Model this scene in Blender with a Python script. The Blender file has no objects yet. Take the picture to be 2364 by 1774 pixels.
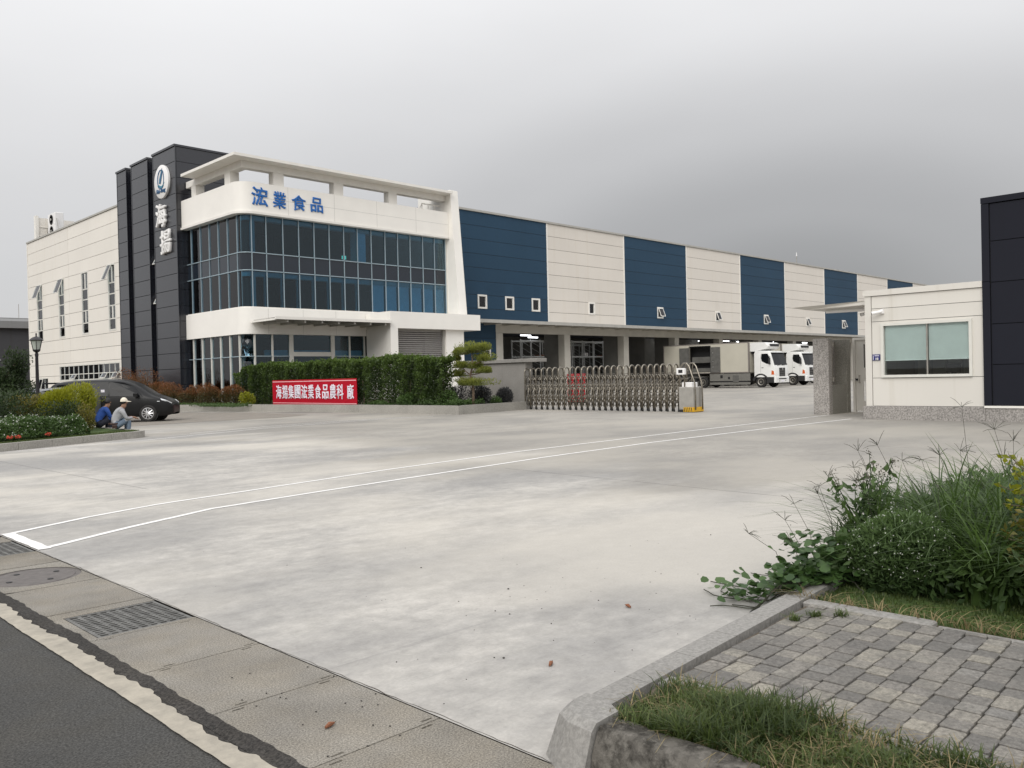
import bpy, bmesh, math, random
import numpy as np
from mathutils import Vector, Matrix
R = math.radians
random.seed(7); rng = np.random.default_rng(11)
sc = bpy.context.scene
COL = sc.collection

# ------------------------------------------------------------------ camera
cam_d = bpy.data.cameras.new('camera'); cam = bpy.data.objects.new('camera', cam_d); COL.objects.link(cam)
yaw, pit, rol = R(44.979), R(-0.5206), R(-1.3094)
fw = Vector((math.cos(yaw)*math.cos(pit), math.sin(yaw)*math.cos(pit), math.sin(pit)))
rt = Vector((math.sin(yaw), -math.cos(yaw), 0)); up = rt.cross(fw)
r2 = rt*math.cos(rol)+up*math.sin(rol); u2 = up*math.cos(rol)-rt*math.sin(rol)
m = Matrix.Identity(4)
for i in range(3):
    m[i][0] = r2[i]; m[i][1] = u2[i]; m[i][2] = -fw[i]
m.translation = (0, 0, 1.5)
cam.matrix_world = m
cam_d.sensor_width = 36; cam_d.lens = 36*1961.9/2364
cam_d.clip_start = 0.05; cam_d.clip_end = 3000
sc.camera = cam

# ------------------------------------------------------------------ sky (overcast deck over a clear sky) and sun
SUN_EL, SUN_AZ = R(36), R(206)        # azimuth counted from +X towards +Y
w = bpy.data.worlds.new('World'); sc.world = w; w.use_nodes = True
nt = w.node_tree; nt.nodes.clear(); N = nt.nodes.new; Lk = nt.links.new
out = N('ShaderNodeOutputWorld'); mixs = N('ShaderNodeMixShader'); mixs.inputs[0].default_value = 0.96
sky = N('ShaderNodeTexSky'); sky.sky_type = 'NISHITA'; sky.sun_disc = False
sky.sun_elevation = SUN_EL; sky.sun_rotation = math.pi/2-SUN_AZ
b1 = N('ShaderNodeBackground'); b1.inputs[1].default_value = 0.08; Lk(sky.outputs[0], b1.inputs[0])
tc = N('ShaderNodeTexCoord'); sep = N('ShaderNodeSeparateXYZ'); Lk(tc.outputs['Generated'], sep.inputs[0])
ramp = N('ShaderNodeValToRGB'); Lk(sep.outputs[2], ramp.inputs[0])
cr = ramp.color_ramp
def ramp_set(cr, els):
    while len(cr.elements) > 1: cr.elements.remove(cr.elements[-1])
    for i, (p_, c_) in enumerate(els):
        e = cr.elements[0] if i == 0 else cr.elements.new(p_)
        e.position = p_; e.color = (*c_, 1)
ramp_set(cr, [(p_, (v_, v_, v_*1.012)) for p_, v_ in ((0.0, .55), (.10, .57), (.20, .62), (.27, .68), (.365, .79), (.43, .86), (.7, 1.15), (1.0, 1.45))])
# a broad darker bank of cloud low in the direction of the long hall
vm = N('ShaderNodeVectorMath'); vm.operation = 'DOT_PRODUCT'
dk = (fw*1.0+rt*.33+Vector((0, 0, .16))).normalized(); vm.inputs[1].default_value = dk
vs_ = N('ShaderNodeVectorMath'); vs_.operation = 'MULTIPLY'; vs_.inputs[1].default_value = (1, 1, 2); Lk(tc.outputs['Generated'], vs_.inputs[0])
vn_ = N('ShaderNodeVectorMath'); vn_.operation = 'NORMALIZE'; Lk(vs_.outputs[0], vn_.inputs[0]); Lk(vn_.outputs[0], vm.inputs[0])
mr = N('ShaderNodeValToRGB'); mr.color_ramp.interpolation = 'EASE'; Lk(vm.outputs['Value'], mr.inputs[0])
ramp_set(mr.color_ramp, [(p_, (v_,)*3) for p_, v_ in ((.72, 1.0), (.86, .93), (.93, .80), (.98, .63), (1.0, .52))])
mp = N('ShaderNodeMapping'); mp.inputs['Scale'].default_value = (1.1, 1.1, 3.2); Lk(tc.outputs['Generated'], mp.inputs[0])
nz = N('ShaderNodeTexNoise'); nz.inputs['Scale'].default_value = 2.1; nz.inputs['Detail'].default_value = 5; nz.inputs['Roughness'].default_value = .5
Lk(mp.outputs[0], nz.inputs['Vector'])
mr2 = N('ShaderNodeMapRange'); mr2.inputs[1].default_value = .3; mr2.inputs[2].default_value = .7; mr2.inputs[3].default_value = .965; mr2.inputs[4].default_value = 1.03
Lk(nz.outputs[0], mr2.inputs[0])
mu = N('ShaderNodeMath'); mu.operation = 'MULTIPLY'; Lk(mr.outputs[0], mu.inputs[0]); Lk(mr2.outputs[0], mu.inputs[1])
b2 = N('ShaderNodeBackground'); Lk(ramp.outputs[0], b2.inputs[0]); Lk(mu.outputs[0], b2.inputs[1])
Lk(b1.outputs[0], mixs.inputs[1]); Lk(b2.outputs[0], mixs.inputs[2]); Lk(mixs.outputs[0], out.inputs[0])
sd = bpy.data.lights.new('sun', 'SUN'); sd.energy = 1.5; sd.angle = R(40); sd.color = (1, .965, .91)
so = bpy.data.objects.new('sun', sd); COL.objects.link(so)
tosun = Vector((math.cos(SUN_EL)*math.cos(SUN_AZ), math.cos(SUN_EL)*math.sin(SUN_AZ), math.sin(SUN_EL)))
so.rotation_euler = tosun.to_track_quat('Z', 'Y').to_euler(); so.location = (0, 0, 60)
sc.view_settings.view_transform = 'Standard'; sc.view_settings.look = 'None'
sc.view_settings.exposure = 0.18; sc.view_settings.gamma = 1.0; sc.view_settings.use_curve_mapping = False
sc.cycles.use_denoising = True
try: sc.cycles.denoiser = 'OPENIMAGEDENOISE'
except Exception: pass
sc.cycles.max_bounces = 8; sc.cycles.transparent_max_bounces = 12
sc.cycles.sample_clamp_indirect = 6

# ------------------------------------------------------------------ materials
class NT:
    def __init__(s, name):
        s.m = bpy.data.materials.new(name); s.m.use_nodes = True; s.t = s.m.node_tree
        s.b = s.t.nodes['Principled BSDF']; s.o = s.t.nodes['Material Output']
        s.geo = None
    def n(s, kind, **kw):
        x = s.t.nodes.new(kind)
        for k, v in kw.items(): setattr(x, k, v)
        return x
    def l(s, a, b): s.t.links.new(a, b)
    def pos(s, scale=(1, 1, 1), rot=(0, 0, 0), kind='world', loc=(0, 0, 0)):
        if kind == 'world':
            if s.geo is None: s.geo = s.n('ShaderNodeNewGeometry')
            src = s.geo.outputs['Position']
        else:
            src = s.n('ShaderNodeTexCoord').outputs['Object']
        mp = s.n('ShaderNodeMapping'); mp.inputs['Scale'].default_value = scale; mp.inputs['Rotation'].default_value = rot; mp.inputs['Location'].default_value = loc
        s.l(src, mp.inputs[0]); return mp.outputs[0]
    def noise(s, vec, scale, detail=4, rough=.55):
        x = s.n('ShaderNodeTexNoise'); x.inputs['Scale'].default_value = scale; x.inputs['Detail'].default_value = detail; x.inputs['Roughness'].default_value = rough
        s.l(vec, x.inputs['Vector']); return x.outputs[0]
    def rng(s, v, a, b, c, d, smooth=False):
        x = s.n('ShaderNodeMapRange'); 
        if smooth: x.interpolation_type = 'SMOOTHSTEP'
        for i, q in enumerate((a, b, c, d)): x.inputs[i+1].default_value = q
        s.l(v, x.inputs[0]); return x.outputs[0]
    def math(s, op, a, b=None):
        x = s.n('ShaderNodeMath', operation=op)
        for i, q in enumerate((a, b)):
            if q is None: continue
            if isinstance(q, (int, float)): x.inputs[i].default_value = q
            else: s.l(q, x.inputs[i])
        return x.outputs[0]
    def mix(s, f, a, b, mode='MIX'):
        x = s.n('ShaderNodeMix', data_type='RGBA', blend_type=mode)
        for i, q in ((0, f), (6, a), (7, b)):
            if isinstance(q, (int, float)): x.inputs[i].default_value = q
            elif isinstance(q, tuple): x.inputs[i].default_value = (*q[:3], 1)
            else: s.l(q, x.inputs[i])
        return x.outputs[2]
    def col(s, c):
        if isinstance(c, tuple): s.b.inputs['Base Color'].default_value = (*c, 1)
        else: s.l(c, s.b.inputs['Base Color'])
    def bump(s, h, strength=.3, dist=.01):
        x = s.n('ShaderNodeBump'); x.inputs['Strength'].default_value = strength; x.inputs['Distance'].default_value = dist
        s.l(h, x.inputs['Height']); s.l(x.outputs[0], s.b.inputs['Normal'])
    def set(s, rough=None, metal=None, spec=None, coat=None):
        if rough is not None: s.b.inputs['Roughness'].default_value = rough
        if metal is not None: s.b.inputs['Metallic'].default_value = metal
        if spec is not None: s.b.inputs['Specular IOR Level'].default_value = spec
        if coat is not None: s.b.inputs['Coat Weight'].default_value = coat; s.b.inputs['Coat Roughness'].default_value = .05
        return s
def sc3(c, k): return tuple(min(1, x*k) for x in c)
def simple(name, c, rough=.6, var=.12, scale=3., bump=0, metal=0, spec=.5, objrand=0., kind='world', coat=None, stretch=(1, 1, 1)):
    t = NT(name); t.set(rough, metal, spec, coat)
    f = t.rng(t.noise(t.pos(stretch, kind=kind), scale), .3, .7, 0, 1)
    cc = t.mix(f, sc3(c, 1-var), sc3(c, 1+var))
    if objrand:
        oi = t.n('ShaderNodeObjectInfo'); k = t.rng(oi.outputs['Random'], 0, 1, 1-objrand, 1+objrand)
        cb = t.n('ShaderNodeCombineColor'); [t.l(k, cb.inputs[i]) for i in range(3)]
        cc = t.mix(1.0, cc, cb.outputs[0], 'MULTIPLY')
    t.col(cc)
    if bump: t.bump(t.noise(t.pos(kind=kind), scale*8, 6), bump, .004)
    return t.m
MT = {}
def panelmat(name, c, rough=.45, streak=.10, var=.05, spec=.5):
    # coated metal wall panel: faint vertical rain streaks, slight batch difference from panel to panel
    t = NT(name); t.set(rough, 0, spec)
    s1 = t.rng(t.noise(t.pos((2.2, 2.2, .06)), 1.3, 6, .6), .52, .78, 0, 1, True)
    s2 = t.rng(t.noise(t.pos((.25, .25, .25)), 1.0, 3), .3, .7, 1-var, 1+var)
    cc = t.mix(s1, c, tuple(x*(1-streak*1.6)*k for x, k in zip(c, (1, .985, .95))))
    oi = t.n('ShaderNodeObjectInfo'); k = t.math('MULTIPLY', t.rng(oi.outputs['Random'], 0, 1, 1-var*.8, 1+var*.8), s2)
    cb = t.n('ShaderNodeCombineColor'); [t.l(k, cb.inputs[i]) for i in range(3)]
    t.col(t.mix(1.0, cc, cb.outputs[0], 'MULTIPLY'))
    t.bump(t.noise(t.pos((.5, .5, .5)), 1.5, 2), .06, .03)
    return t.m
MT['white_panel'] = panelmat('white_panel', (.75, .715, .655), .5, .03, .03)
MT['cream_panel'] = panelmat('cream_panel', (.685, .642, .583), .5, .03, .03)
MT['blue_panel'] = panelmat('blue_panel', (.022, .055, .096), .6, .03, .05, .2)
MT['tower_panel'] = panelmat('tower_panel', (.015, .016, .022), .24, .03, .05, .9)
MT['navy_panel'] = panelmat('navy_panel', (.010, .011, .018), .6, .03, .04, .2)
MT['far_grey'] = panelmat('far_grey', (.05, .05, .055), .6)
MT['far_light'] = panelmat('far_light', (.22, .22, .22), .6)
MT['guard_panel'] = panelmat('guard_panel', (.655, .63, .58), .5, .07, .025)
MT['white_clad'] = simple('white_clad', (.86, .835, .785), .4, .03, .8)
MT['white_trim'] = simple('white_trim', (.80, .775, .725), .45, .04, 2)
MT['grey_trim'] = simple('grey_trim', (.40, .39, .36), .5, .08, 2)
MT['joint_dark'] = simple('joint_dark', (.10, .095, .09), .8, .1)
MT['joint_black'] = simple('joint_black', (.012, .012, .014), .8, .1)
MT['header_paint'] = simple('header_paint', (.50, .475, .42), .6, .06, 1.5)
MT['alu'] = simple('alu', (.66, .65, .60), .4, .04, 4)
MT['mullion'] = simple('mullion', (.34, .43, .48), .35, .04, 4, metal=.3)
MT['steel'] = simple('steel', (.27, .245, .205), .34, .22, 14, metal=1.0)
MT['steel_light'] = simple('steel_light', (.50, .48, .44), .35, .08, 6, metal=.7)
MT['steel_dull'] = simple('steel_dull', (.42, .40, .36), .4, .15, 9, metal=.9)
MT['rack'] = simple('rack', (.62, .63, .62), .5, .1, 5)
MT['black'] = simple('black', (.015, .015, .016), .6, .2, 8)
MT['rubber'] = simple('rubber', (.022, .021, .02), .85, .3, 12)
MT['lamp_black'] = simple('lamp_black', (.014, .011, .014), .45, .2, 10)
MT['interior'] = simple('interior', (.028, .032, .033), .9, .2, 1)
MT['interior_light'] = simple('interior_light', (.46, .48, .46), .9, .1, 1)
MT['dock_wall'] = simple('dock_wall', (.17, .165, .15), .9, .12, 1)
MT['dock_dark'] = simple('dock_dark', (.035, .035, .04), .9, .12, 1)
MT['blind_blue'] = simple('blind_blue', (.38, .68, .90), .8, .06, 3)
MT['blind_grey'] = simple('blind_grey', (.82, .90, .88), .7, .04, 3)
MT['cyan_frame'] = simple('cyan_frame', (.22, .44, .55), .5, .05, 3)
MT['red'] = simple('red', (.40, .005, .018), .7, .08, 2, spec=.15)
MT['sign_white'] = simple('sign_white', (.82, .81, .80), .4, .03, 4)
MT['sign_pale'] = simple('sign_pale', (.74, .72, .80), .5, .05, 6)
MT['sign_pink'] = simple('sign_pink', (.80, .42, .45), .5, .05, 6)
MT['sign_blue'] = simple('sign_blue', (.010, .125, .42), .4, .08, 3)
MT['logo_blue'] = simple('logo_blue', (.015, .085, .20), .4, .1, 5)
MT['logo_teal'] = simple('logo_teal', (.03, .22, .32), .4, .2, 5)
MT['plaque'] = simple('plaque', (.02, .025, .14), .4, .1, 8)
MT['yellow'] = simple('yellow', (.70, .40, .02), .5, .08, 8)
MT['shutter'] = simple('shutter', (.34, .325, .315), .45, .05, 2, metal=.2)
MT['bark'] = simple('bark', (.13, .095, .065), .9, .35, 12, .6)
MT['soil'] = simple('soil', (.10, .08, .055), .95, .35, 6, .6)
MT['moss'] = simple('moss', (.050, .085, .016), .95, .45, 9, .7)
MT['dry'] = simple('dry', (.22, .085, .04), .8, .3, 40, kind='obj')
MT['pebble'] = simple('pebble', (.06, .055, .05), .9, .4, 40)
def granite(name, c, sc_=60, contrast=.5):
    t = NT(name); t.set(.75, 0, .4)
    a = t.rng(t.noise(t.pos(), sc_, 3, .7), .35, .65, 1-contrast, 1+contrast*.7)
    b = t.rng(t.noise(t.pos(), .9, 4), .3, .7, .88, 1.1)
    k = t.math('MULTIPLY', a, b); cb = t.n('ShaderNodeCombineColor'); [t.l(k, cb.inputs[i]) for i in range(3)]
    t.col(t.mix(1.0, c, cb.outputs[0], 'MULTIPLY')); t.bump(t.noise(t.pos(), sc_*1.5, 3), .25, .003)
    return t.m
MT['granite'] = granite('granite', (.33, .31, .29), 26, .5)
MT['granite_shaded'] = granite('granite_shaded', (.25, .24, .21), 30, .3)  # same pillar stone, shade of its side face put into the colour
MT['wall_grey'] = granite('wall_grey', (.26, .248, .23), 30, .22)
MT['kerb_grey'] = granite('kerb_grey', (.33, .315, .285), 25, .2)
MT['kerb_conc'] = granite('kerb_conc', (.265, .255, .238), 45, .22)
# --- concrete apron
t = NT('apron_concrete'); t.set(.72, 0, .35)
big = t.rng(t.noise(t.pos((.13, .20, .1), (0, 0, R(8)), loc=(3.1, 1.7, 0)), 1.0, 10, .66), .40, .60, 0, 1, True)
mid = t.rng(t.noise(t.pos((.8, 1.3, .3), (0, 0, R(14))), 1.0, 11, .74), .42, .60, 0, 1)
strk = t.rng(t.noise(t.pos((1.2, 7.0, 1), (0, 0, R(24))), 1.0, 8, .72), .50, .72, 0, 1)
warm = t.rng(t.noise(t.pos((.22, .30, 1), loc=(7, 2, 0)), 1.0, 3), .42, .66, 0, 1, True)
c = t.mix(big, (.292, .282, .268), (.468, .447, .412))
c = t.mix(t.math('MULTIPLY', mid, .58), c, (.262, .253, .242))
c = t.mix(t.math('MULTIPLY', strk, .24), c, (.24, .235, .23))
scuff = t.rng(t.noise(t.pos((.35, 16, 1), (0, 0, R(31)), loc=(2, 0, 0)), 1.0, 6, .6), .60, .74, 0, 1)
scuff2 = t.rng(t.noise(t.pos((.5, 20, 1), (0, 0, R(-14)), loc=(0, 4, 0)), 1.0, 6, .6), .62, .76, 0, 1)
c = t.mix(t.math('MULTIPLY', t.math('MAXIMUM', scuff, scuff2), .34), c, (.20, .195, .19))
mott = t.rng(t.noise(t.pos(), 6.5, 8, .75), .36, .64, .86, 1.10); cm = t.n('ShaderNodeCombineColor'); [t.l(mott, cm.inputs[i]) for i in range(3)]
c = t.mix(1.0, c, cm.outputs[0], 'MULTIPLY')
c = t.mix(t.math('MULTIPLY', warm, .60), c, (.56, .525, .462))
# the side away from the street is darker and browner, with a ragged border
sx = t.n('ShaderNodeSeparateXYZ'); t.l(t.geo.outputs['Position'], sx.inputs[0])
wob = t.math('MULTIPLY', t.rng(t.noise(t.pos((.16, .30, 1), (0, 0, R(12)), loc=(1, 9, 0)), 1.0, 5, .6), .25, .75, -1, 1), 5.0)
brownish = t.rng(t.math('ADD', sx.outputs[0], wob), 7.5, 12.5, 0, 1, True)
c = t.mix(t.math('MULTIPLY', brownish, .85), c, t.mix(.55, c, (.225, .205, .172)))
grain = t.rng(t.noise(t.pos(), 55, 3, .7), .3, .7, .93, 1.06)
# tyre scuffs and small stains
sp = t.rng(t.noise(t.pos((1.6, 5, 1), (0, 0, R(30))), 6.0, 5, .65), .655, .70, 0, 1)
sp2 = t.rng(t.noise(t.pos(loc=(5, 5, 0)), 15.0, 3, .7), .69, .73, 0, 1)
c = t.mix(t.math('MULTIPLY', sp, .42), c, (.17, .16, .155))
c = t.mix(t.math('MULTIPLY', sp2, .30), c, (.22, .20, .18))
cb = t.n('ShaderNodeCombineColor'); [t.l(grain, cb.inputs[i]) for i in range(3)]
t.col(t.mix(1.0, c, cb.outputs[0], 'MULTIPLY'))
t.l(t.rng(big, 0, 1, .55, .8), t.b.inputs['Roughness'])
t.bump(t.noise(t.pos(), 30, 6, .7), .10, .004)
MT['apron'] = t.m
# --- asphalt, aggregate slabs, gutter dirt, paint
def agg(name, c, sc_, lo, hi, patch=.12, bumps=.5, dist=.004, rough=.9):
    t = NT(name); t.set(rough, 0, .3)
    a = t.rng(t.noise(t.pos(), sc_, 2, .8), .35, .68, lo, hi)
    b = t.rng(t.noise(t.pos(), 1.6, 5, .6), .3, .7, 1-patch, 1+patch)
    k = t.math('MULTIPLY', a, b); cb = t.n('ShaderNodeCombineColor'); [t.l(k, cb.inputs[i]) for i in range(3)]
    wv = t.rng(t.noise(t.pos(), 3.1, 3), .4, .65, 0, 1)
    t.col(t.mix(1.0, t.mix(t.math('MULTIPLY', wv, .35), c, (c[0]*1.06, c[1]*.99, c[2]*.86)), cb.outputs[0], 'MULTIPLY'))
    t.bump(t.noise(t.pos(), sc_, 3, .8), bumps, dist); return t.m
MT['asphalt'] = agg('asphalt', (.060, .059, .056), 90, .5, 1.6, .14, .8)
MT['lot'] = agg('lot', (.235, .215, .19), 20, .85, 1.15, .12, .3)
MT['slab'] = agg('slab', (.245, .228, .20), 120, .5, 1.4, .2, .7)
MT['slab2'] = agg('slab2', (.215, .198, .170), 120, .5, 1.4, .24, .7)
MT['gutter'] = agg('gutter', (.040, .037, .034), 60, .5, 1.8, .3, 1.0, .012)
t = NT('road_paint'); t.set(.75, 0, .3)
f = t.rng(t.noise(t.pos(), 7, 6, .7), .3, .75, 0, 1)
c = t.mix(f, (.44, .40, .33), (.25, .23, .195)); t.col(c); t.bump(t.noise(t.pos(), 60, 4), .3, .004); MT['road_paint'] = t.m
t = NT('yard_paint'); t.set(.65, 0, .3)
f = t.rng(t.noise(t.pos(), 6, 6, .7), .45, .72, 0, 1)
t.col(t.mix(f, (.80, .79, .77), (.66, .645, .62))); MT['yard_paint'] = t.m
# mossy street kerb
t = NT('mossy_kerb'); t.set(.92, 0, .3)
f = t.rng(t.noise(t.pos(), 9, 7, .7), .42, .6, 0, 1); f2 = t.rng(t.noise(t.pos(loc=(3, 1, 0)), 28, 4, .7), .5, .66, 0, 1)
c = t.mix(f, (.13, .12, .105), (.035, .032, .027)); c = t.mix(t.math('MULTIPLY', f2, .5), c, (.22, .205, .18)); t.col(c)
t.bump(t.noise(t.pos(), 25, 6, .75), .8, .012); MT['mossy'] = t.m
# pavers: tone by piece
t = NT('paver_stone'); t.set(.85, 0, .35)
oi = t.n('ShaderNodeObjectInfo'); rp = t.n('ShaderNodeValToRGB'); t.l(oi.outputs['Random'], rp.inputs[0])
els = ((0, (.140, .133, .124)), (.2, (.178, .168, .153)), (.5, (.212, .198, .178)), (.72, (.240, .224, .197)), (.9, (.285, .264, .222)), (1, (.190, .184, .176)))
ramp_set(rp.color_ramp, els)
a = t.rng(t.noise(t.pos(), 55, 6, .78), .34, .66, .55, 1.35); cb = t.n('ShaderNodeCombineColor'); [t.l(a, cb.inputs[i]) for i in range(3)]
st = t.rng(t.noise(t.pos(), 5, 7, .72), .46, .62, 0, 1)
t.col(t.mix(t.math('MULTIPLY', st, .55), t.mix(1.0, rp.outputs[0], cb.outputs[0], 'MULTIPLY'), (.13, .125, .115)))
t.bump(t.noise(t.pos(), 60, 6, .75), 1.0, .006); MT['paver'] = t.m
# --- glass
def glass(name, tint, refl=1.0, ior=1.55, rough=.0):
    t = NT(name); t.t.nodes.remove(t.b)
    tr = t.n('ShaderNodeBsdfTransparent'); tr.inputs[0].default_value = (*tint, 1)
    gl = t.n('ShaderNodeBsdfGlossy'); gl.inputs['Roughness'].default_value = rough; gl.inputs[0].default_value = (refl, refl, refl*1.02, 1)
    fr = t.n('ShaderNodeFresnel'); fr.inputs[0].default_value = ior
    mx = t.n('ShaderNodeMixShader'); t.l(fr.outputs[0], mx.inputs[0]); t.l(tr.outputs[0], mx.inputs[1]); t.l(gl.outputs[0], mx.inputs[2])
    t.l(mx.outputs[0], t.o.inputs[0]); return t.m
MT['glass'] = glass('tinted_glass', (.52, .70, .77), .97, 1.45)
MT['spandrel'] = simple('spandrel', (.012, .018, .028), .06, .1, 1, spec=.6)
MT['glass_small'] = glass('window_glass', (.72, .80, .84), 1.0, 1.5)
MT['glass_clear'] = glass('clear_glass', (.93, .96, .95), 1.0, 1.45)
MT['lamp_glass'] = simple('lamp_glass', (.42, .45, .41), .25, .1, 6)
def emis(name, c, s):
    t = NT(name); t.b.inputs['Base Color'].default_value = (*c, 1)
    t.b.inputs['Emission Color'].default_value = (*c, 1); t.b.inputs['Emission Strength'].default_value = s; return t.m
MT['led'] = emis('led_tube', (.95, .97, 1), 5)
MT['exit_green'] = emis('exit_green', (.25, .85, .65), .8)
# --- foliage: colour by leaf (attribute), some light through the leaf
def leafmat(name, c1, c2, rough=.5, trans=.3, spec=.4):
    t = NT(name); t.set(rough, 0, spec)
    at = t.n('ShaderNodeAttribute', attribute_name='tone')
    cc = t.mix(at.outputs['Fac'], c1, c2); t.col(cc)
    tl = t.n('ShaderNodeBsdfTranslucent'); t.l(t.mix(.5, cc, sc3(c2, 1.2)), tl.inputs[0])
    mx = t.n('ShaderNodeMixShader'); mx.inputs[0].default_value = trans
    t.l(t.b.outputs[0], mx.inputs[1]); t.l(tl.outputs[0], mx.inputs[2]); t.l(mx.outputs[0], t.o.inputs[0]); return t.m
MT['l_hedge'] = leafmat('hedge_leaf', (.017, .032, .009), (.125, .195, .040), .42)
MT['l_dark'] = leafmat('dark_leaf', (.014, .024, .011), (.045, .072, .024), .5)
MT['l_red'] = leafmat('red_tip_leaf', (.045, .055, .016), (.24, .085, .03), .5)
MT['l_olive'] = leafmat('olive_leaf', (.06, .07, .015), (.19, .16, .03), .5)
MT['l_yellow'] = leafmat('yellow_leaf', (.13, .15, .010), (.33, .34, .022), .5, .4)
MT['l_pine'] = leafmat('pine_leaf', (.050, .068, .014), (.25, .275, .05), .5, .45)
MT['l_green'] = leafmat('green_leaf', (.030, .060, .014), (.09, .155, .040), .5)
MT['l_purple'] = leafmat('purple_leaf', (.022, .024, .024), (.055, .055, .058), .5, .15)
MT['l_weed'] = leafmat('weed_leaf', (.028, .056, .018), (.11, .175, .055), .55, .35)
MT['l_grass'] = leafmat('grass_blade', (.024, .050, .012), (.11, .18, .045), .5, .35)
MT['l_turf'] = leafmat('turf_blade', (.028, .050, .012), (.125, .165, .045), .55, .35)
MT['l_vine'] = leafmat('vine_leaf', (.030, .068, .018), (.085, .150, .045), .45, .3)
MT['l_straw'] = leafmat('straw', (.13, .10, .05), (.30, .24, .12), .7, .2)
MT['l_spike'] = leafmat('seed_spike', (.060, .062, .042), (.13, .115, .085), .7, .2)
MT['petal'] = leafmat('white_petal', (.55, .58, .50), (.75, .76, .70), .6, .3)
MT['petal_orange'] = leafmat('orange_petal', (.50, .06, .03), (.65, .12, .08), .6, .3)

# ------------------------------------------------------------------ mesh helpers
class MB:
    def __init__(s): s.v = []; s.f = []; s.mi = []; s.cur = 0
    def add(s, vs, fs):
        o = len(s.v); s.v += [tuple(x) for x in vs]
        for f in fs: s.f.append(tuple(o+i for i in f)); s.mi.append(s.cur)
        return s
    def box(s, x0, x1, y0, y1, z0, z1):
        return s.add([(x0, y0, z0), (x1, y0, z0), (x1, y1, z0), (x0, y1, z0), (x0, y0, z1), (x1, y0, z1), (x1, y1, z1), (x0, y1, z1)],
                     [(3, 2, 1, 0), (4, 5, 6, 7), (0, 1, 5, 4), (1, 2, 6, 5), (2, 3, 7, 6), (3, 0, 4, 7)])
    def bbox(s, x0, x1, y0, y1, z0, z1, b=.01):     # box with chamfered top and vertical edges
        pr = [(x0+b, y0), (x1-b, y0), (x1, y0+b), (x1, y1-b), (x1-b, y1), (x0+b, y1), (x0, y1-b), (x0, y0+b)]
        cx, cy = (x0+x1)/2, (y0+y1)/2
        tp = [(cx+(x-cx)*(1-2*b/(x1-x0)), cy+(y-cy)*(1-2*b/(y1-y0))) for x, y in pr]
        vs = [(x, y, z0) for x, y in pr]+[(x, y, z1-b) for x, y in pr]+[(x, y, z1) for x, y in tp]
        fs = [(i, (i+1) % 8, 8+(i+1) % 8, 8+i) for i in range(8)]+[(8+i, 8+(i+1) % 8, 16+(i+1) % 8, 16+i) for i in range(8)]
        fs += [tuple(16+i for i in range(8)), tuple(7-i for i in range(8))]
        return s.add(vs, fs)
    def prism(s, poly, z0, z1):
        n = len(poly); a = sum(poly[i][0]*poly[(i+1) % n][1]-poly[(i+1) % n][0]*poly[i][1] for i in range(n))
        if a < 0: poly = poly[::-1]
        return s.add([(x, y, z0) for x, y in poly]+[(x, y, z1) for x, y in poly],
                     [tuple(range(n-1, -1, -1)), tuple(range(n, 2*n))]+[(i, (i+1) % n, n+(i+1) % n, n+i) for i in range(n)])
    def sheet(s, poly, z):
        n = len(poly); a = sum(poly[i][0]*poly[(i+1) % n][1]-poly[(i+1) % n][0]*poly[i][1] for i in range(n))
        if a < 0: poly = poly[::-1]
        return s.add([(x, y, z) for x, y in poly], [tuple(range(n))])
    def extr(s, prof, axis, a, b):      # prof: 2D polygon; axis 'x': (y,z) ; 'y': (x,z)
        n = len(prof)
        if axis == 'x': P = lambda t: [(t, p, q) for p, q in prof]
        else: P = lambda t: [(p, t, q) for p, q in prof]
        s.add(P(a)+P(b), [tuple(range(n)), tuple(range(2*n-1, n-1, -1))]+[((i+1) % n, i, n+i, n+(i+1) % n) for i in range(n)])
        return s
    def tube(s, pts, r, n=8, cap=True):
        pts = [Vector(p) for p in pts]; rs = r if isinstance(r, (list, tuple)) else [r]*len(pts)
        o = len(s.v); prev = None
        for i, p in enumerate(pts):
            d = (pts[min(i+1, len(pts)-1)]-pts[max(i-1, 0)]).normalized()
            if prev is None: a = d.orthogonal().normalized()
            else: a = (prev-d*prev.dot(d)); a = a.normalized() if a.length > 1e-6 else d.orthogonal().normalized()
            prev = a; b = d.cross(a)
            for k in range(n):
                an = 2*math.pi*k/n; s.v.append(tuple(p+(a*math.cos(an)+b*math.sin(an))*rs[i]))
        for i in range(len(pts)-1):
            for k in range(n):
                s.f.append((o+i*n+k, o+i*n+(k+1) % n, o+(i+1)*n+(k+1) % n, o+(i+1)*n+k)); s.mi.append(s.cur)
        if cap:
            s.f.append(tuple(o+k for k in range(n-1, -1, -1))); s.mi.append(s.cur)
            e = o+(len(pts)-1)*n; s.f.append(tuple(e+k for k in range(n))); s.mi.append(s.cur)
        return s
    def bar(s, a, b, w, h=None):        # square bar from a to b
        return s.tube([a, b], w*.7071, 4)
    def lathe(s, prof, c=(0, 0, 0), n=16, axis='z'):
        o = len(s.v)
        for r, z in prof:
            for k in range(n):
                an = 2*math.pi*k/n; x, y = r*math.cos(an), r*math.sin(an)
                q = (x, y, z) if axis == 'z' else ((x, z, y) if axis == 'y' else (z, x, y))
                s.v.append((c[0]+q[0], c[1]+q[1], c[2]+q[2]))
        for i in range(len(prof)-1):
            for k in range(n):
                s.f.append((o+i*n+k, o+i*n+(k+1) % n, o+(i+1)*n+(k+1) % n, o+(i+1)*n+k)); s.mi.append(s.cur)
        s.f.append(tuple(o+k for k in range(n-1, -1, -1))); s.mi.append(s.cur)
        e = o+(len(prof)-1)*n; s.f.append(tuple(e+k for k in range(n))); s.mi.append(s.cur)
        return s
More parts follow.
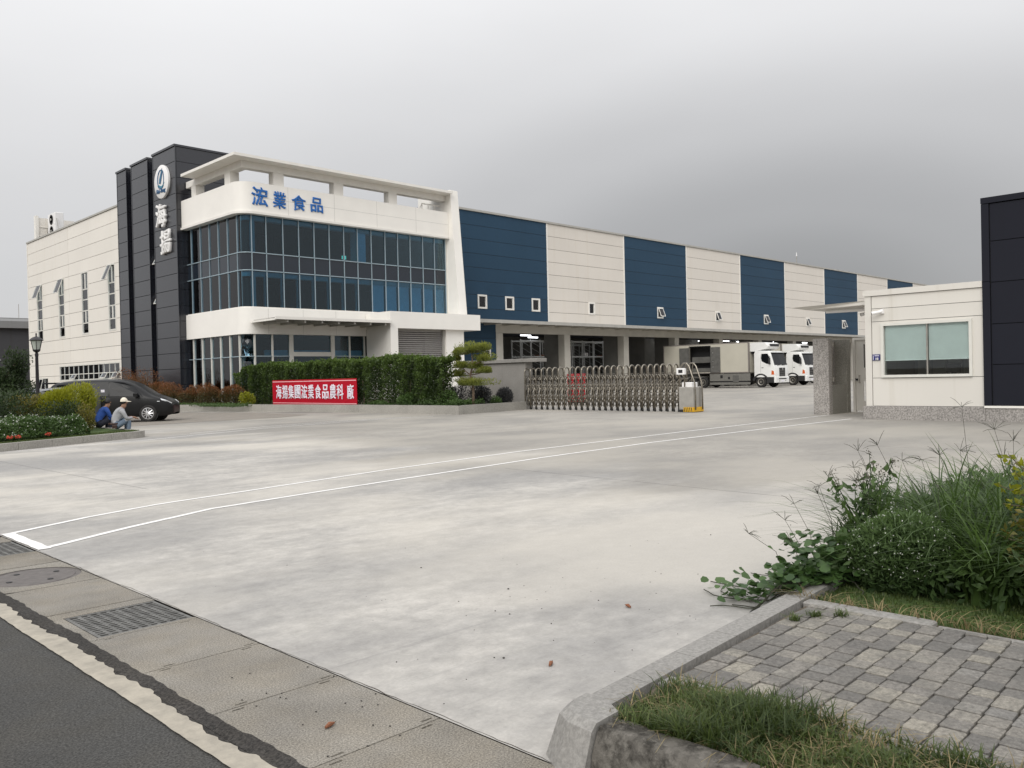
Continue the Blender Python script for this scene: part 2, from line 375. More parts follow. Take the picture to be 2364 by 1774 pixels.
    def sweep(s, path, offs0, offs1, z0, z1):   # band along a 2D path between two offsets to its left side
        def off(d):
            res = []
            for i, p in enumerate(path):
                a = Vector(path[max(i-1, 0)]); b = Vector(path[min(i+1, len(path)-1)]); tt = (b-a).normalized()
                res.append((p[0]-tt.y*d, p[1]+tt.x*d))
            return res
        A, B = off(offs0), off(offs1); n = len(path); vs = []
        for i in range(n): vs += [(*A[i], z0), (*A[i], z1), (*B[i], z1), (*B[i], z0)]
        fs = []
        for i in range(n-1):
            for k in range(4): fs.append((4*i+k, 4*i+(k+1) % 4, 4*(i+1)+(k+1) % 4, 4*(i+1)+k))
        fs += [(3, 2, 1, 0), tuple(4*(n-1)+k for k in range(4))]
        return s.add(vs, fs)
WLOC = {}
def link(o, parent):
    COL.objects.link(o)
    if parent is not None: o.parent = parent
    return o
def obj(name, mb, mat, parent=None, smooth=False, local=False, base=True):
    me = bpy.data.meshes.new(name)
    v = np.array(mb.v, dtype=float).reshape(-1, 3); loc = Vector((0, 0, 0))
    if parent is not None:
        if not local: v = v-np.array(WLOC.get(parent.name, (0, 0, 0)))
    elif base and not local:
        loc = Vector(((v[:, 0].min()+v[:, 0].max())/2, (v[:, 1].min()+v[:, 1].max())/2, v[:, 2].min())); v = v-np.array(loc)
    me.from_pydata(v.tolist(), [], mb.f)
    mats = mat if isinstance(mat, (list, tuple)) else [mat]
    for x in mats: me.materials.append(MT[x])
    if len(mats) > 1: me.polygons.foreach_set('material_index', mb.mi)
    bm = bmesh.new(); bm.from_mesh(me); bmesh.ops.recalc_face_normals(bm, faces=bm.faces); bm.to_mesh(me); bm.free()
    if smooth:
        me.polygons.foreach_set('use_smooth', [True]*len(me.polygons))
        if smooth != True:
            me.set_sharp_from_angle(angle=R(smooth))
    o = bpy.data.objects.new(name, me); link(o, parent)
    if parent is None: o.location = loc
    WLOC[o.name] = tuple(loc) if parent is None else WLOC.get(parent.name, (0, 0, 0))
    return o
def tag(o, label=None, cat=None, group=None, kind=None):
    for k, v in (('label', label), ('category', cat), ('group', group), ('kind', kind)):
        if v: o[k] = v
    return o
def thing(name, label, cat, loc=(0, 0, 0), rz=0, group=None):
    o = bpy.data.objects.new(name, None); o.empty_display_size = .2; COL.objects.link(o)
    o.location = loc; o.rotation_euler = (0, 0, rz); WLOC[o.name] = tuple(loc) if not rz else (0, 0, 0)
    return tag(o, label, cat, group)
def struct(name, mb, mat, **k):
    return tag(obj(name, mb, mat, **k), kind='structure')
def inst(src, name, parent, loc=(0, 0, 0), rot=(0, 0, 0), scale=(1, 1, 1)):
    o = bpy.data.objects.new(name, src.data); link(o, parent); o.location = loc; o.rotation_euler = rot; o.scale = scale; return o
def copy_tree(src, parent=None):
    c = src.copy(); COL.objects.link(c)
    if parent is not None: c.parent = parent
    for ch in src.children: copy_tree(ch, c)
    return c
def rects_minus(r, holes, mn=.03):
    todo = [r]
    for h in holes:
        nx = []
        for a in todo:
            if h[0] >= a[1] or h[1] <= a[0] or h[2] >= a[3] or h[3] <= a[2]: nx.append(a); continue
            u0, u1, z0, z1 = a
            if h[0] > u0: nx.append((u0, h[0], z0, z1))
            if h[1] < u1: nx.append((h[1], u1, z0, z1))
            m0, m1 = max(u0, h[0]), min(u1, h[1])
            if h[2] > z0: nx.append((m0, m1, z0, h[2]))
            if h[3] < z1: nx.append((m0, m1, h[3], z1))
        todo = nx
    return [a for a in todo if a[1]-a[0] > mn and a[3]-a[2] > mn]
def slabbox(mb, ax, p0, p1, u0, u1, z0, z1):
    return mb.box(p0, p1, u0, u1, z0, z1) if ax == 'X' else mb.box(u0, u1, p0, p1, z0, z1)
def panels(parent, ax, plane, us, zs, holes, mat, name='panel', thick=.06, gap=.028, mats=None):
    # a wall of separate coated panels standing proud of a dark core; ax 'X': plane X=const, u runs along Y
    for i in range(len(us)-1):
        for j in range(len(zs)-1):
            hs = [h for h in holes]
            for (u0, u1, z0, z1) in rects_minus((us[i]+gap/2, us[i+1]-gap/2, zs[j]+gap/2, zs[j+1]-gap/2), hs):
                mb = slabbox(MB(), ax, plane, plane+thick, u0, u1, z0, z1)
                obj(name, mb, mats[i] if mats else mat, parent)
def core(parent, ax, plane, u0, u1, z0, z1, holes, mat, thick=.12, name='wall'):
    mb = MB()
    for a in rects_minus((u0, u1, z0, z1), holes): slabbox(mb, ax, plane, plane+thick, *a)
    return obj(name, mb, mat, parent)
def window(parent, ax, plane, u0, u1, z0, z1, us=(), zs=(), fw_=.07, proud=.02, depth=.16, fm='alu', pm='glass_small', back='interior', bdepth=.5, open_=None, panesplit=True):
    f = MB(); pa, pb = plane-proud, plane+depth
    slabbox(f, ax, pa, pb, u0, u0+fw_, z0, z1); slabbox(f, ax, pa, pb, u1-fw_, u1, z0, z1)
    slabbox(f, ax, pa, pb, u0+fw_, u1-fw_, z0, z0+fw_); slabbox(f, ax, pa, pb, u0+fw_, u1-fw_, z1-fw_, z1)
    k = fw_*.6; pm0, pm1 = plane+.03, plane+.09
    UU = [u0+fw_]+list(us)+[u1-fw_]; ZZ = [z0+fw_]+list(zs)+[z1-fw_]
    for u in us: slabbox(f, ax, pm0, pm1, u-k/2, u+k/2, z0+fw_, z1-fw_)
    for z in zs:
        for a, b in zip(UU[:-1], UU[1:]): slabbox(f, ax, pm0, pm1, a+(k/2 if a in us else 0), b-(k/2 if b in us else 0), z-k/2, z+k/2)
    w_ = obj('window', f, fm, parent)
    for a, b in zip(UU[:-1], UU[1:]):
        for c, d in zip(ZZ[:-1], ZZ[1:]):
            obj('pane', slabbox(MB(), ax, plane+.055, plane+.065, a, b, c, d), pm, w_)
    bk = MB(); slabbox(bk, ax, plane+bdepth, plane+bdepth+.03, u0-.4, u1+.4, z0-.4, z1+.4)
    obj('room_lining', bk, back, w_)
    return w_
def hopper(parent, ax, plane, u0, u1, z0, z1, ang=22, fm='alu', pm='glass_small'):
    # top-hung sash swung out at the bottom
    mb = MB(); k = .05; h = z1-z0
    def q(u, s, o): # s distance down from the hinge, o outward
        a = R(ang); out_ = math.sin(a)*s+o*math.cos(a); z = z1-math.cos(a)*s+o*math.sin(a)
        return (plane-.02-out_, u, z) if ax == 'X' else (u, plane-.02-out_, z)
    def b(ua, ub, sa, sb, mb, o0=0, o1=.045):
        vs = [q(u, s_, o) for o in (o0, o1) for u, s_ in ((ua, sa), (ub, sa), (ub, sb), (ua, sb))]
        mb.add(vs, [(0, 1, 2, 3), (7, 6, 5, 4), (0, 4, 5, 1), (1, 5, 6, 2), (2, 6, 7, 3), (3, 7, 4, 0)])
    b(u0, u0+k, 0, h, mb); b(u1-k, u1, 0, h, mb); b(u0+k, u1-k, 0, k, mb); b(u0+k, u1-k, h-k, h, mb)
    s_ = obj('sash', mb, fm, parent); g = MB(); b(u0+k, u1-k, k, h-k, g, .015, .025); obj('sash_pane', g, pm, parent)
    return s_
# --- lettering: glyph outlines of the built-in font, reshaped towards a brush hand
def glyph(ch, w_, h_, ext, bold=.02, wob=.02, shear=0., seed=0):
    cu = bpy.data.curves.new('glyph', 'FONT'); cu.body = ch; cu.offset = 0; cu.bevel_depth = bold; cu.bevel_resolution = 0; cu.extrude = ext/2; cu.resolution_u = 4
    o = bpy.data.objects.new('glyph', cu); COL.objects.link(o)
    dg = bpy.context.evaluated_depsgraph_get(); dg.update()
    me = bpy.data.meshes.new_from_object(o.evaluated_get(dg)); bpy.data.objects.remove(o); bpy.data.curves.remove(cu)
    n = len(me.vertices); co = np.empty(n*3); me.vertices.foreach_get('co', co); co = co.reshape(-1, 3)
    x, y = co[:, 0].copy(), co[:, 1].copy()
    x = (x-x.min())/(x.max()-x.min())-.5; y = (y-y.min())/(y.max()-y.min())-.5
    ph = seed*1.7
    x2 = x+wob*np.sin(7*y+ph)+wob*.7*np.sin(17*x+9*y+ph*2); y2 = y+wob*np.cos(6*x+ph*1.3)-.10*x*shear+wob*.7*np.sin(15*y-7*x+ph)+shear*.12*x
    co[:, 0] = x2*w_; co[:, 1] = y2*h_
    me.vertices.foreach_set('co', co.reshape(-1)); me.update(); return me
def put_glyph(me, name, mat, parent, center, ax):
    me.materials.clear(); me.materials.append(MT[mat])
    o = bpy.data.objects.new(name, me); link(o, parent)
    # local x -> reading direction, local y -> up, local z -> outward
    if ax == 'X': m3 = Matrix(((0, 0, -1), (-1, 0, 0), (0, 1, 0)))     # faces -X, reads towards -Y
    else: m3 = Matrix(((1, 0, 0), (0, 0, -1), (0, 1, 0)))              # faces -Y, reads towards +X
    pl = Vector(WLOC.get(parent.name, (0, 0, 0))) if parent else Vector()
    o.matrix_local = Matrix.Translation(Vector(center)-pl) @ m3.to_4x4(); return o
# --- foliage
def mesh_np(name, v, f, tone, mat, parent=None, smooth=False):
    me = bpy.data.meshes.new(name); nv, nf = len(v), len(f); k = f.shape[1]
    loc = np.array(WLOC.get(parent.name, (0, 0, 0))) if parent is not None else np.zeros(3)
    me.vertices.add(nv); me.vertices.foreach_set('co', (v-loc).astype(np.float32).reshape(-1))
    me.loops.add(nf*k); me.loops.foreach_set('vertex_index', f.astype(np.int32).reshape(-1))
    me.polygons.add(nf); me.polygons.foreach_set('loop_start', np.arange(0, nf*k, k, dtype=np.int32))
    me.update(calc_edges=True)
    at = me.attributes.new('tone', 'FLOAT', 'POINT'); at.data.foreach_set('value', tone.astype(np.float32))
    me.materials.append(MT[mat])
    if smooth: me.polygons.foreach_set('use_smooth', np.ones(nf, dtype=bool))
    o = bpy.data.objects.new(name, me); link(o, parent); WLOC[o.name] = tuple(loc); return o
def unit(n):
    d = rng.normal(size=(n, 3)); return d/np.linalg.norm(d, axis=1)[:, None]
def leaf_arrays(pts, L, Wd, outdir=None, upbias=.3, tone=None):
    # four-vertex leaves folded along the midrib
    n = len(pts); L = np.broadcast_to(L, n).astype(float)*rng.uniform(.7, 1.25, n); Wd = np.broadcast_to(Wd, n).astype(float)*rng.uniform(.8, 1.2, n)
    d = unit(n)
    if outdir is not None: d = d*.75+outdir
    d[:, 2] += upbias; d /= np.linalg.norm(d, axis=1)[:, None]
    s = np.cross(d, unit(n)); s /= np.linalg.norm(s, axis=1)[:, None]+1e-9; nn = np.cross(s, d)
    a = pts-d*L[:, None]*.5; b = pts+d*L[:, None]*.5
    c1 = pts+s*Wd[:, None]*.5+nn*Wd[:, None]*.18; c2 = pts-s*Wd[:, None]*.5+nn*Wd[:, None]*.18
    v = np.stack([a, c1, b, c2], 1).reshape(-1, 3); i = np.arange(n)*4
    f = np.concatenate([np.stack([i, i+1, i+2], 1), np.stack([i, i+2, i+3], 1)])
    t_ = rng.uniform(0, 1, n) if tone is None else np.clip(tone+rng.normal(0, .16, n), 0, 1)
    return v, f, np.repeat(t_, 4)
def lumps(dirs, k=9, amp=.28):
    ls = unit(k); a = np.zeros(len(dirs))
    for l in ls: a += np.maximum(0, dirs@l-.55)*rng.uniform(.4, 1.3)
    return 1+amp*(a/ .45-.5)
def crown(name, mat, parent, c, rad, n, L, Wd, inner=.35, upbias=.3, amp=.3, k=10, topbright=True, zmin=None):
    d = unit(n); rr = rng.uniform(0, 1, n)**inner; rr = np.where(rng.uniform(0, 1, n) < .12, rr*1.08, rr)
    p = d*(rr*lumps(d, k, amp))[:, None]*np.array(rad)+np.array(c)
    if zmin is not None: p[:, 2] = np.maximum(p[:, 2], zmin+rng.uniform(0, .08, n))
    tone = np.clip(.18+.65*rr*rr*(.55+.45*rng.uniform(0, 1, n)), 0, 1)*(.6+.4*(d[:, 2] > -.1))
    v, f, t_ = leaf_arrays(p, L, Wd, d*.8, upbias, tone)
    return mesh_np(name, v, f, t_, mat, parent)
def blades(pts, H, Wd, bend, seg=3, lean=None, tone=None):
    n = len(pts); H = np.broadcast_to(H, n)*rng.uniform(.6, 1.25, n); Wd = np.broadcast_to(Wd, n)*rng.uniform(.7, 1.2, n)
    an = rng.uniform(0, 2*np.pi, n); dx = np.stack([np.cos(an), np.sin(an), np.zeros(n)], 1)
    if lean is not None: dx = dx*.8+lean; dx /= np.linalg.norm(dx, axis=1)[:, None]+1e-9
    sd_ = np.stack([-dx[:, 1], dx[:, 0], np.zeros(n)], 1); B = np.broadcast_to(bend, n)*rng.uniform(.3, 1.4, n)
    rows = []
    for k in range(seg+1):
        s = k/seg; c = pts+np.stack([np.zeros(n), np.zeros(n), H*(s-.38*np.minimum(B, 1.4)*s**3)], 1)+dx*(H*B*s*s)[:, None]
        w_ = (Wd*(1-s**1.6)*.5+.0006)[:, None]
        rows += [c-sd_*w_, c+sd_*w_]
    v = np.stack(rows, 1).reshape(-1, 3); i = np.arange(n)*2*(seg+1); fs = []
    for k in range(seg): fs.append(np.stack([i+2*k, i+2*k+1, i+2*k+3, i+2*k+2], 1))
    t_ = rng.uniform(0, 1, n) if tone is None else np.clip(tone+rng.normal(0, .2, n), 0, 1)
    return v, np.concatenate(fs), np.repeat(t_, 2*(seg+1))
def cat_mesh(parts):
    o = 0; V, F, T = [], [], []
    for v, f, t_ in parts: V.append(v); F.append(f+o); T.append(t_); o += len(v)
    return np.concatenate(V), np.concatenate(F), np.concatenate(T)

# ================================================================== THE SETTING
struct('ground', MB().sheet([(-900, -900), (1500, -900), (1500, 1500), (-900, 1500)], -.06), 'soil', base=False)
struct('road', MB().sheet([(-14, -200), (1.6, -200), (1.6, 400), (-14, 400)], -.012), 'asphalt', base=False)
apron = struct('concrete_apron', MB().sheet([(2.40, -30), (60, -30), (170, -30), (170, 47.2), (60, 47.2), (60, 95), (2.40, 95)], 0.0), 'apron', base=False)
def ragged(y0, y1, x, amp, step=.05, seed=0):
    r_ = random.Random(seed); pts = []; yy = y0; ph = [r_.uniform(0, 6) for _ in range(4)]
    while yy < y1:
        k = sum(math.sin(yy*f_+p_)*a_ for f_, p_, a_ in zip((2.1, 5.3, 11, 23), ph, (.5, .45, .35, .25)))
        pts.append((x+amp*(k+.35*math.sin(yy*41+ph[0])+r_.uniform(-.22, .22)), yy)); yy += step
    return pts
# gutter of dark grit, worn edge line painted on the asphalt, both with broken edges
ge = ragged(-3, 40, 1.728, .004, .045, 3)
struct('gutter', MB().add(*(lambda a: ([(1.55, p[1], -.008) for p in a]+[(p[0], p[1], -.008) for p in a], [(i, len(a)+i, len(a)+i+1, i+1) for i in range(len(a)-1)]))(ge)), 'gutter', base=False)
le = ragged(-3, 40, 1.652, .020, .025, 5); ls = ragged(-3, 40, 1.540, .0035, .025, 6)
edge = struct('road_edge_line', MB().add([(p[0], p[1], -.004) for p in ls]+[(p[0], p[1], -.004) for p in le], [(i, len(ls)+i, len(ls)+i+1, i+1) for i in range(len(ls)-1)]), 'road_paint', base=False)
# drain channel: cover slabs 0.8 m long with lifting slots
drain = struct('drain_channel', MB().box(1.70, 2.40, -3, 40, -.30, -.028), 'gutter', base=False)
yy = -1.11; slabs = []
while yy < 24:
    y0, y1 = yy+.004, yy+.796
    if not (5.28 < (y0+y1)/2 < 6.0 or 6.7 < (y0+y1)/2 < 9.7):
        mb = MB()
        slots = []
        for yb, s_ in ((y0, 1), (y1, -1)):
            for xs in (1.86, 2.32): slots.append((xs-.03+s_*.022, xs+.03+s_*.022, *(sorted((yb+s_*.018, yb+s_*.031)))))
        for a in rects_minus((1.725, 2.392, y0, y1), slots, .004): mb.box(a[0], a[1], a[2], a[3], -.05, random.uniform(-.003, .003)*0)
        mb.box(1.75, 2.38, y0+.01, y1-.01, -.06, -.035)
        obj('slab', mb, random.choice(['slab', 'slab', 'slab2']), drain)
    yy += .8
de = ragged(-3, 24, 1.736, .010, .025, 12)
tag(obj('grit_fringe', MB().add([(1.655, p[1], -.0065) for p in de]+[(p[0], p[1], .0022) for p in de], [(i, len(de)+i, len(de)+i+1, i+1) for i in range(len(de)-1)]), 'gutter', drain), kind='stuff')
# infill concrete round the grate, the manhole and the second grate
for a, b in ((5.295, 5.33), (5.955, 6.08)): obj('slab', MB().box(1.725, 2.392, a, b, -.05, -.001), 'slab', drain)
obj('slab', MB().box(1.725, 1.80, 5.33, 5.955, -.05, -.001), 'slab', drain)
obj('slab', MB().box(1.725, 2.392, 6.09, 6.98, -.05, -.001), 'slab', drain)
poly = []
cx_, cy_, rr_ = 2.05, 7.46, .345
mbh = MB(); n_ = 40
outer = []
for k in range(n_):
    an = 2*math.pi*k/n_; dx, dy = math.cos(an), math.sin(an)
    s_ = min((.342 if dx > 0 else .325)/max(abs(dx), 1e-6), .47/max(abs(dy), 1e-6)); outer.append((cx_+dx*s_, cy_+dy*s_))
inner = [(cx_+rr_*.985*math.cos(2*math.pi*k/n_), cy_+rr_*.985*math.sin(2*math.pi*k/n_)) for k in range(n_)]
inner = [(min(x, 2.388), y) for x, y in inner]
mbh.add([(x, y, -.001) for x, y in outer]+[(x, y, -.001) for x, y in inner], [(i, (i+1) % n_, n_+(i+1) % n_, n_+i) for i in range(n_)])
obj('slab', mbh, 'slab', drain)
obj('slab', MB().box(1.725, 2.392, 7.95, 8.60, -.05, -.001), 'slab2', drain)
obj('slab', MB().box(1.725, 2.392, 9.36, 9.70, -.05, -.001), 'slab', drain)
def grate(label, y0, y1):
    g = thing('drain_grate', label, 'grate', (2.09, (y0+y1)/2, -.03), group='cast grates over the drain')
    x0, x1 = 1.808, 2.385; fr = MB()
    fr.box(x0, x1, y0, y0+.022, -.045, -.003); fr.box(x0, x1, y1-.022, y1, -.045, -.003); fr.box(x0, x0+.022, y0+.022, y1-.022, -.045, -.003); fr.box(x1-.022, x1, y0+.022, y1-.022, -.045, -.003)
    obj('frame', fr, 'steel_dark', g)
    bx = MB(); nx, ny = 9, 13
    for i in range(1, nx): xx = x0+.022+(x1-x0-.044)*i/nx; bx.box(xx-.011, xx+.011, y0+.022, y1-.022, -.042, -.006)
    obj('cross_bars', bx, 'steel_dark', g); bx = MB()
    for j in range(1, ny): y_ = y0+.022+(y1-y0-.044)*j/ny; bx.box(x0+.022, x1-.022, y_-.009, y_+.009, -.04, -.0045)
    obj('bearing_bars', bx, 'steel_dark', g)
    return g
MT['steel_dark'] = simple('steel_dark', (.15, .148, .14), .6, .35, 14, metal=.4)
MT['cast_iron'] = simple('cast_iron', (.135, .122, .115), .7, .18, 16, .5, metal=.25)
grate('square cast grate set in the drain beside the white lane edge', 5.335, 5.95)
grate('partly hidden grate in the drain below the end bar of the white lines', 8.62, 9.34)
mh = thing('manhole_cover', 'round rusty manhole cover in the drain between the two grates', 'manhole', (cx_, cy_, -.03))
mb = MB(); mb.lathe([(.338, -.03), (.338, 0.0), (.325, .002), (.318, -.004), (.30, -.004), (.295, .001)], (cx_, cy_, -.004), 48); obj('cover', mb, 'cast_iron', mh, smooth=30)
mb = MB()
for a in range(4):
    an = R(20+90*a); mb.lathe([(.022, 0), (.022, .003)], (cx_+.2*math.cos(an), cy_+.2*math.sin(an), -.0015), 12)
obj('lift_hole', mb, 'black', mh)
MT['joint_crack'] = simple('joint_crack', (.055, .045, .035), .9, .3, 20)
# crack between drain and apron
cp = ragged(-1, 23, 2.407, .007, .035, 8)
obj('crack', MB().add([(p[0]-.0015, p[1], .0015) for p in cp]+[(p[0]+.0005+.0045*abs(math.sin(p[1]*7)*math.sin(p[1]*2.3)), p[1], .0015) for p in cp], [(i, len(cp)+i, len(cp)+i+1, i+1) for i in range(len(cp)-1)]), 'joint_crack', apron)
# expansion joints sawn in the apron
def strip(poly, wd, z):
    mb = MB(); n = len(poly); vs = []
    for i, p in enumerate(poly):
        a = Vector(poly[max(i-1, 0)]); b = Vector(poly[min(i+1, n-1)]); tt = (b-a).normalized(); nn = Vector((-tt.y, tt.x))*wd/2
        vs += [(p[0]-nn.x, p[1]-nn.y, z), (p[0]+nn.x, p[1]+nn.y, z)]
    return mb.add(vs, [(2*i, 2*i+2, 2*i+3, 2*i+1) for i in range(n-1)])
def wig(a, b, n=24, amp=.012, seed=1):
    r_ = random.Random(seed); return [(a[0]+(b[0]-a[0])*i/n+r_.uniform(-amp, amp), a[1]+(b[1]-a[1])*i/n+r_.uniform(-amp, amp)) for i in range(n+1)]
for k, (a, b) in enumerate((((9.7, 9.9), (9.25, 2.9)), ((16.4, -20), (16.4, 23.5)), ((4.9, 12.3), (4.85, 21.0)))):
    obj('expansion_joint', strip(wig(a, b, 40, .004, k), .007, .0015), 'joint_dark', apron)
# painted double line across the drive, and the pair by the planting island
LU = [(2.46, 9.81), (3.4, 10.30), (4.32, 10.64), (5.89, 10.93), (8.5, 11.42), (12.05, 11.86), (18, 12.12), (26.84, 12.27)]
LL = [(2.46, 8.66), (3.5, 9.22), (4.62, 9.72), (6.3, 9.98), (8.45, 10.24), (11.5, 10.62), (15.08, 10.86), (20, 10.86), (25.0, 10.74)]
def dense(pl, step=.25, amp=.006, seed=2):
    r_ = random.Random(seed); o_ = []
    for a, b in zip(pl[:-1], pl[1:]):
        n = max(1, int(math.dist(a, b)/step))
        for i in range(n): o_.append((a[0]+(b[0]-a[0])*i/n+r_.uniform(-amp, amp), a[1]+(b[1]-a[1])*i/n+r_.uniform(-amp, amp)))
    return o_+[pl[-1]]
for k, (pl, wd) in enumerate(((LU, .075), (LL, .082))):
    struct('painted_line', strip(dense(pl, .25, .005, k), wd, .004), 'yard_paint', base=False)
struct('painted_line', strip(dense([(2.475, 8.62), (2.475, 9.86)], .1, .006, 4), .115, .0055), 'yard_paint', base=False)
for k, pl in enumerate(([(2.4, 21.3), (5.54, 22.43), (9.05, 23.15), (13.6, 25.05), (17.5, 25.85), (19.5, 26.0), (21.3, 25.68)], [(11.2, 24.9), (14.2, 25.95), (18.2, 26.6), (20.6, 26.2)])):
    struct('painted_line', strip(dense(pl, .4, .01, k+7), .075, .004), 'yard_paint', base=False)
# parking lot beside the planter
struct('parking_lot', MB().sheet([(20.3, 33.2), (19.0, 32.2), (18.04, 31.84), (14.45, 32.0), (11.9, 31.4), (9.8, 31.2), (4, 37), (-2, 90), (18, 90), (18.4, 50), (19.0, 44.5), (20.4, 38)], .004), 'lot', base=False)

# --- pavement by the camera: kerb stones, border strips, small pavers, verge
pave = struct('pavement', MB().prism([(3.05, 2.18), (4.76, 2.30), (4.76, -3), (3.05, -3)], -.03, .128), 'soil', base=False)
px, py, ps = 3.155, 2.16, .1035
proto = None; far = MB(); cnt = 0
cells = []
for j in range(45):                      # courses run away from the street, joints staggered from course to course
    xo = px-random.choice((0, .035, .05, .07)); 
    while xo < 4.648:
        ln = random.choice((.098, .104, .104, .104, .110, .155)); a, b = max(xo, px), min(xo+ln, 4.648)
        if b-a > .03: cells.append((a, b-.007, j))
        xo += ln
for a, b, j in cells:
        yo = py+.062*(a-px)-j*ps; h_ = .0965; w_ = b-a; xo = a
        dz = random.uniform(-.004, .003)
        if j < 16 and cnt < 290:
            if proto is None:
                mb = MB().bbox(-.5, .5, -.5, .5, -.5, .5, .05)
                me = bpy.data.meshes.new('paver'); me.from_pydata(mb.v, [], mb.f); me.materials.append(MT['paver'])
                bm = bmesh.new(); bm.from_mesh(me); bmesh.ops.recalc_face_normals(bm, faces=bm.faces); bm.to_mesh(me); bm.free(); proto = me
            o = bpy.data.objects.new('paver', proto); link(o, pave)
            pw = WLOC.get(pave.name, (0, 0, 0))
            o.location = (xo+w_/2, yo-h_/2, .128+dz); o.scale = (w_, h_, .05)
            o.rotation_euler = (random.uniform(-.012, .012), random.uniform(-.012, .012), random.uniform(-.02, .02)); cnt += 1
        else:
            far.bbox(xo, xo+w_, yo-h_, yo, .11, .152+dz, .004)
tag(obj('paver_field', far, 'paver', pave), kind='stuff')
obj('border_strip', MB().bbox(3.045, 3.150, -3, 2.19, .0, .152, .008), 'kerb_conc', pave)
obj('border_strip', MB().bbox(4.655, 4.755, 1.60, 2.31, .0, .153, .008), 'kerb_conc', pave)
obj('border_strip', MB().bbox(4.655, 4.735, -3, 1.59, .0, .135, .008), 'kerb_conc', pave)
kerb = struct('drive_kerb', MB().prism([(2.62, 2.20), (6.9, 2.52), (6.9, 2.62), (2.62, 2.30)], -.05, .10), 'kerb_conc', base=False)
ks = [2.66, 3.0, 3.42, 3.83, 4.24, 4.65, 5.06, 5.47, 5.88, 6.3, 6.72]
for k, (a, b) in enumerate(zip(ks[:-1], ks[1:])):
    ya, yb = 2.315+.075*(a-2.66), 2.315+.075*(b-2.66); wdk = .145
    mb = MB(); a += .002; b -= .002; zt = .156-.0*k; cz = .018
    prof = [(0, -.04), (0, zt-cz), (-cz*.9, zt), (-wdk, zt), (-wdk, -.04)]
    mb.add([(a, ya+p, q) for p, q in prof]+[(b, yb+p, q) for p, q in prof], [(0, 1, 2, 3, 4), (9, 8, 7, 6, 5)]+[((i+1) % 5, i, 5+i, 5+(i+1) % 5) for i in range(5)])
    obj('kerb_stone', mb, 'kerb_conc', kerb)
# rounded end stone at the street corner
mb = MB(); prof = []
foot = [(2.345, 2.045), (2.36, 2.20), (2.43, 2.315), (2.55, 2.345), (2.664, 2.325), (2.664, 2.165), (2.60, 2.055)]
topo = [(2.425, 2.045), (2.435, 2.17), (2.48, 2.255), (2.57, 2.29), (2.664, 2.30), (2.664, 2.165), (2.60, 2.055)]
top2 = [(2.455, 2.045), (2.465, 2.155), (2.505, 2.225), (2.58, 2.262), (2.664, 2.27), (2.664, 2.165), (2.60, 2.055)]
n = 7
mb.add([(x, y, -.06) for x, y in foot]+[(x, y, .165) for x, y in topo]+[(x, y, .19) for x, y in top2],
       [(i, (i+1) % n, n+(i+1) % n, n+i) for i in range(n)]+[(n+i, n+(i+1) % n, 2*n+(i+1) % n, 2*n+i) for i in range(n)]+[tuple(2*n+i for i in range(n))])
obj('end_stone', mb, 'kerb_conc', kerb)
# weathered street kerb along the verge
mb = MB(); yk = [2.04-.09*i for i in range(56)]; rings = []
r_ = random.Random(4)
for y_ in yk:
    e = [r_.uniform(-.007, .007) for _ in range(6)]
    rings.append([(2.40+e[0], y_, -.08), (2.425+e[1], y_, .09+e[1]), (2.455+e[2], y_, .165+e[3]*.6), (2.475+e[4], y_, .178+e[5]*.5), (2.575+e[0], y_, .175+e[2]*.5), (2.59, y_, 0)])
mb.add([p for rr in rings for p in rr], [(i*6+k, i*6+k+1, i*6+7+k, i*6+6+k) for i in range(len(yk)-1) for k in range(5)]+[tuple(range(6))])
struct('street_kerb', mb, 'mossy', base=False, smooth=40)
# verge and soil bed behind the pavement
struct('verge', MB().prism([(2.58, 2.06), (3.05, 2.19), (3.05, -3), (2.58, -3)], -.02, .135), 'soil', base=False)
struct('weed_bed', MB().prism([(4.757, 2.31), (6.8, 2.45), (9.5, 2.2), (12, -1), (12, -6), (4.757, -6)], -.03, .118), 'moss', base=False)

# ================================================================== WAREHOUSE HALL
wh = thing('warehouse_hall', 'long warehouse hall with alternating dark blue and cream panel stripes above loading docks', 'warehouse', (90, 48, 0))
SX = [39.7, 52.54, 62.98, 73.25, 83.7, 93.9, 104.3, 114.4, 124.6, 134.6, 145.0]
ZW = [5.75, 6.78, 7.83, 8.88, 9.93, 11.0, 12.08, 13.15, 14.2]
wins = [(44.5, 45.47), (47.47, 48.45), (50.52, 51.5), (57.75, 58.65), (68.08, 69.05), (78.5, 79.42), (88.8, 89.8), (99.15, 100.1), (109.4, 110.4), (119.5, 120.5), (129.6, 130.6)]
holes = [(a, b, 6.78, 7.86) for a, b in wins]
low = (45.0, 45.75, 2.95, 3.65)
panels(wh, 'Y', 48.0, SX, ZW, holes, None, mats=[('blue_panel', 'cream_panel')[i % 2] for i in range(10)])
panels(wh, 'Y', 48.0, [39.7, 46.38], [0, 1.2, 2.3, 3.4, 4.5, 5.72], [low], 'blue_panel')
core(wh, 'Y', 48.045, 39.7, 145, 5.75, 14.15, holes, 'joint_dark', .2, 'wall_core')
core(wh, 'Y', 48.045, 39.7, 46.38, 0, 5.74, [low], 'joint_black', .2, 'wall_core')
for i, x in enumerate(SX[1:-1]): obj('stripe_trim', MB().box(x-.07, x+.07, 47.965, 48.02, 5.77, 14.19), 'white_trim', wh)
obj('parapet_cap', MB().box(39.6, 145.1, 47.90, 48.6, 14.205, 14.36), 'grey_trim', wh)
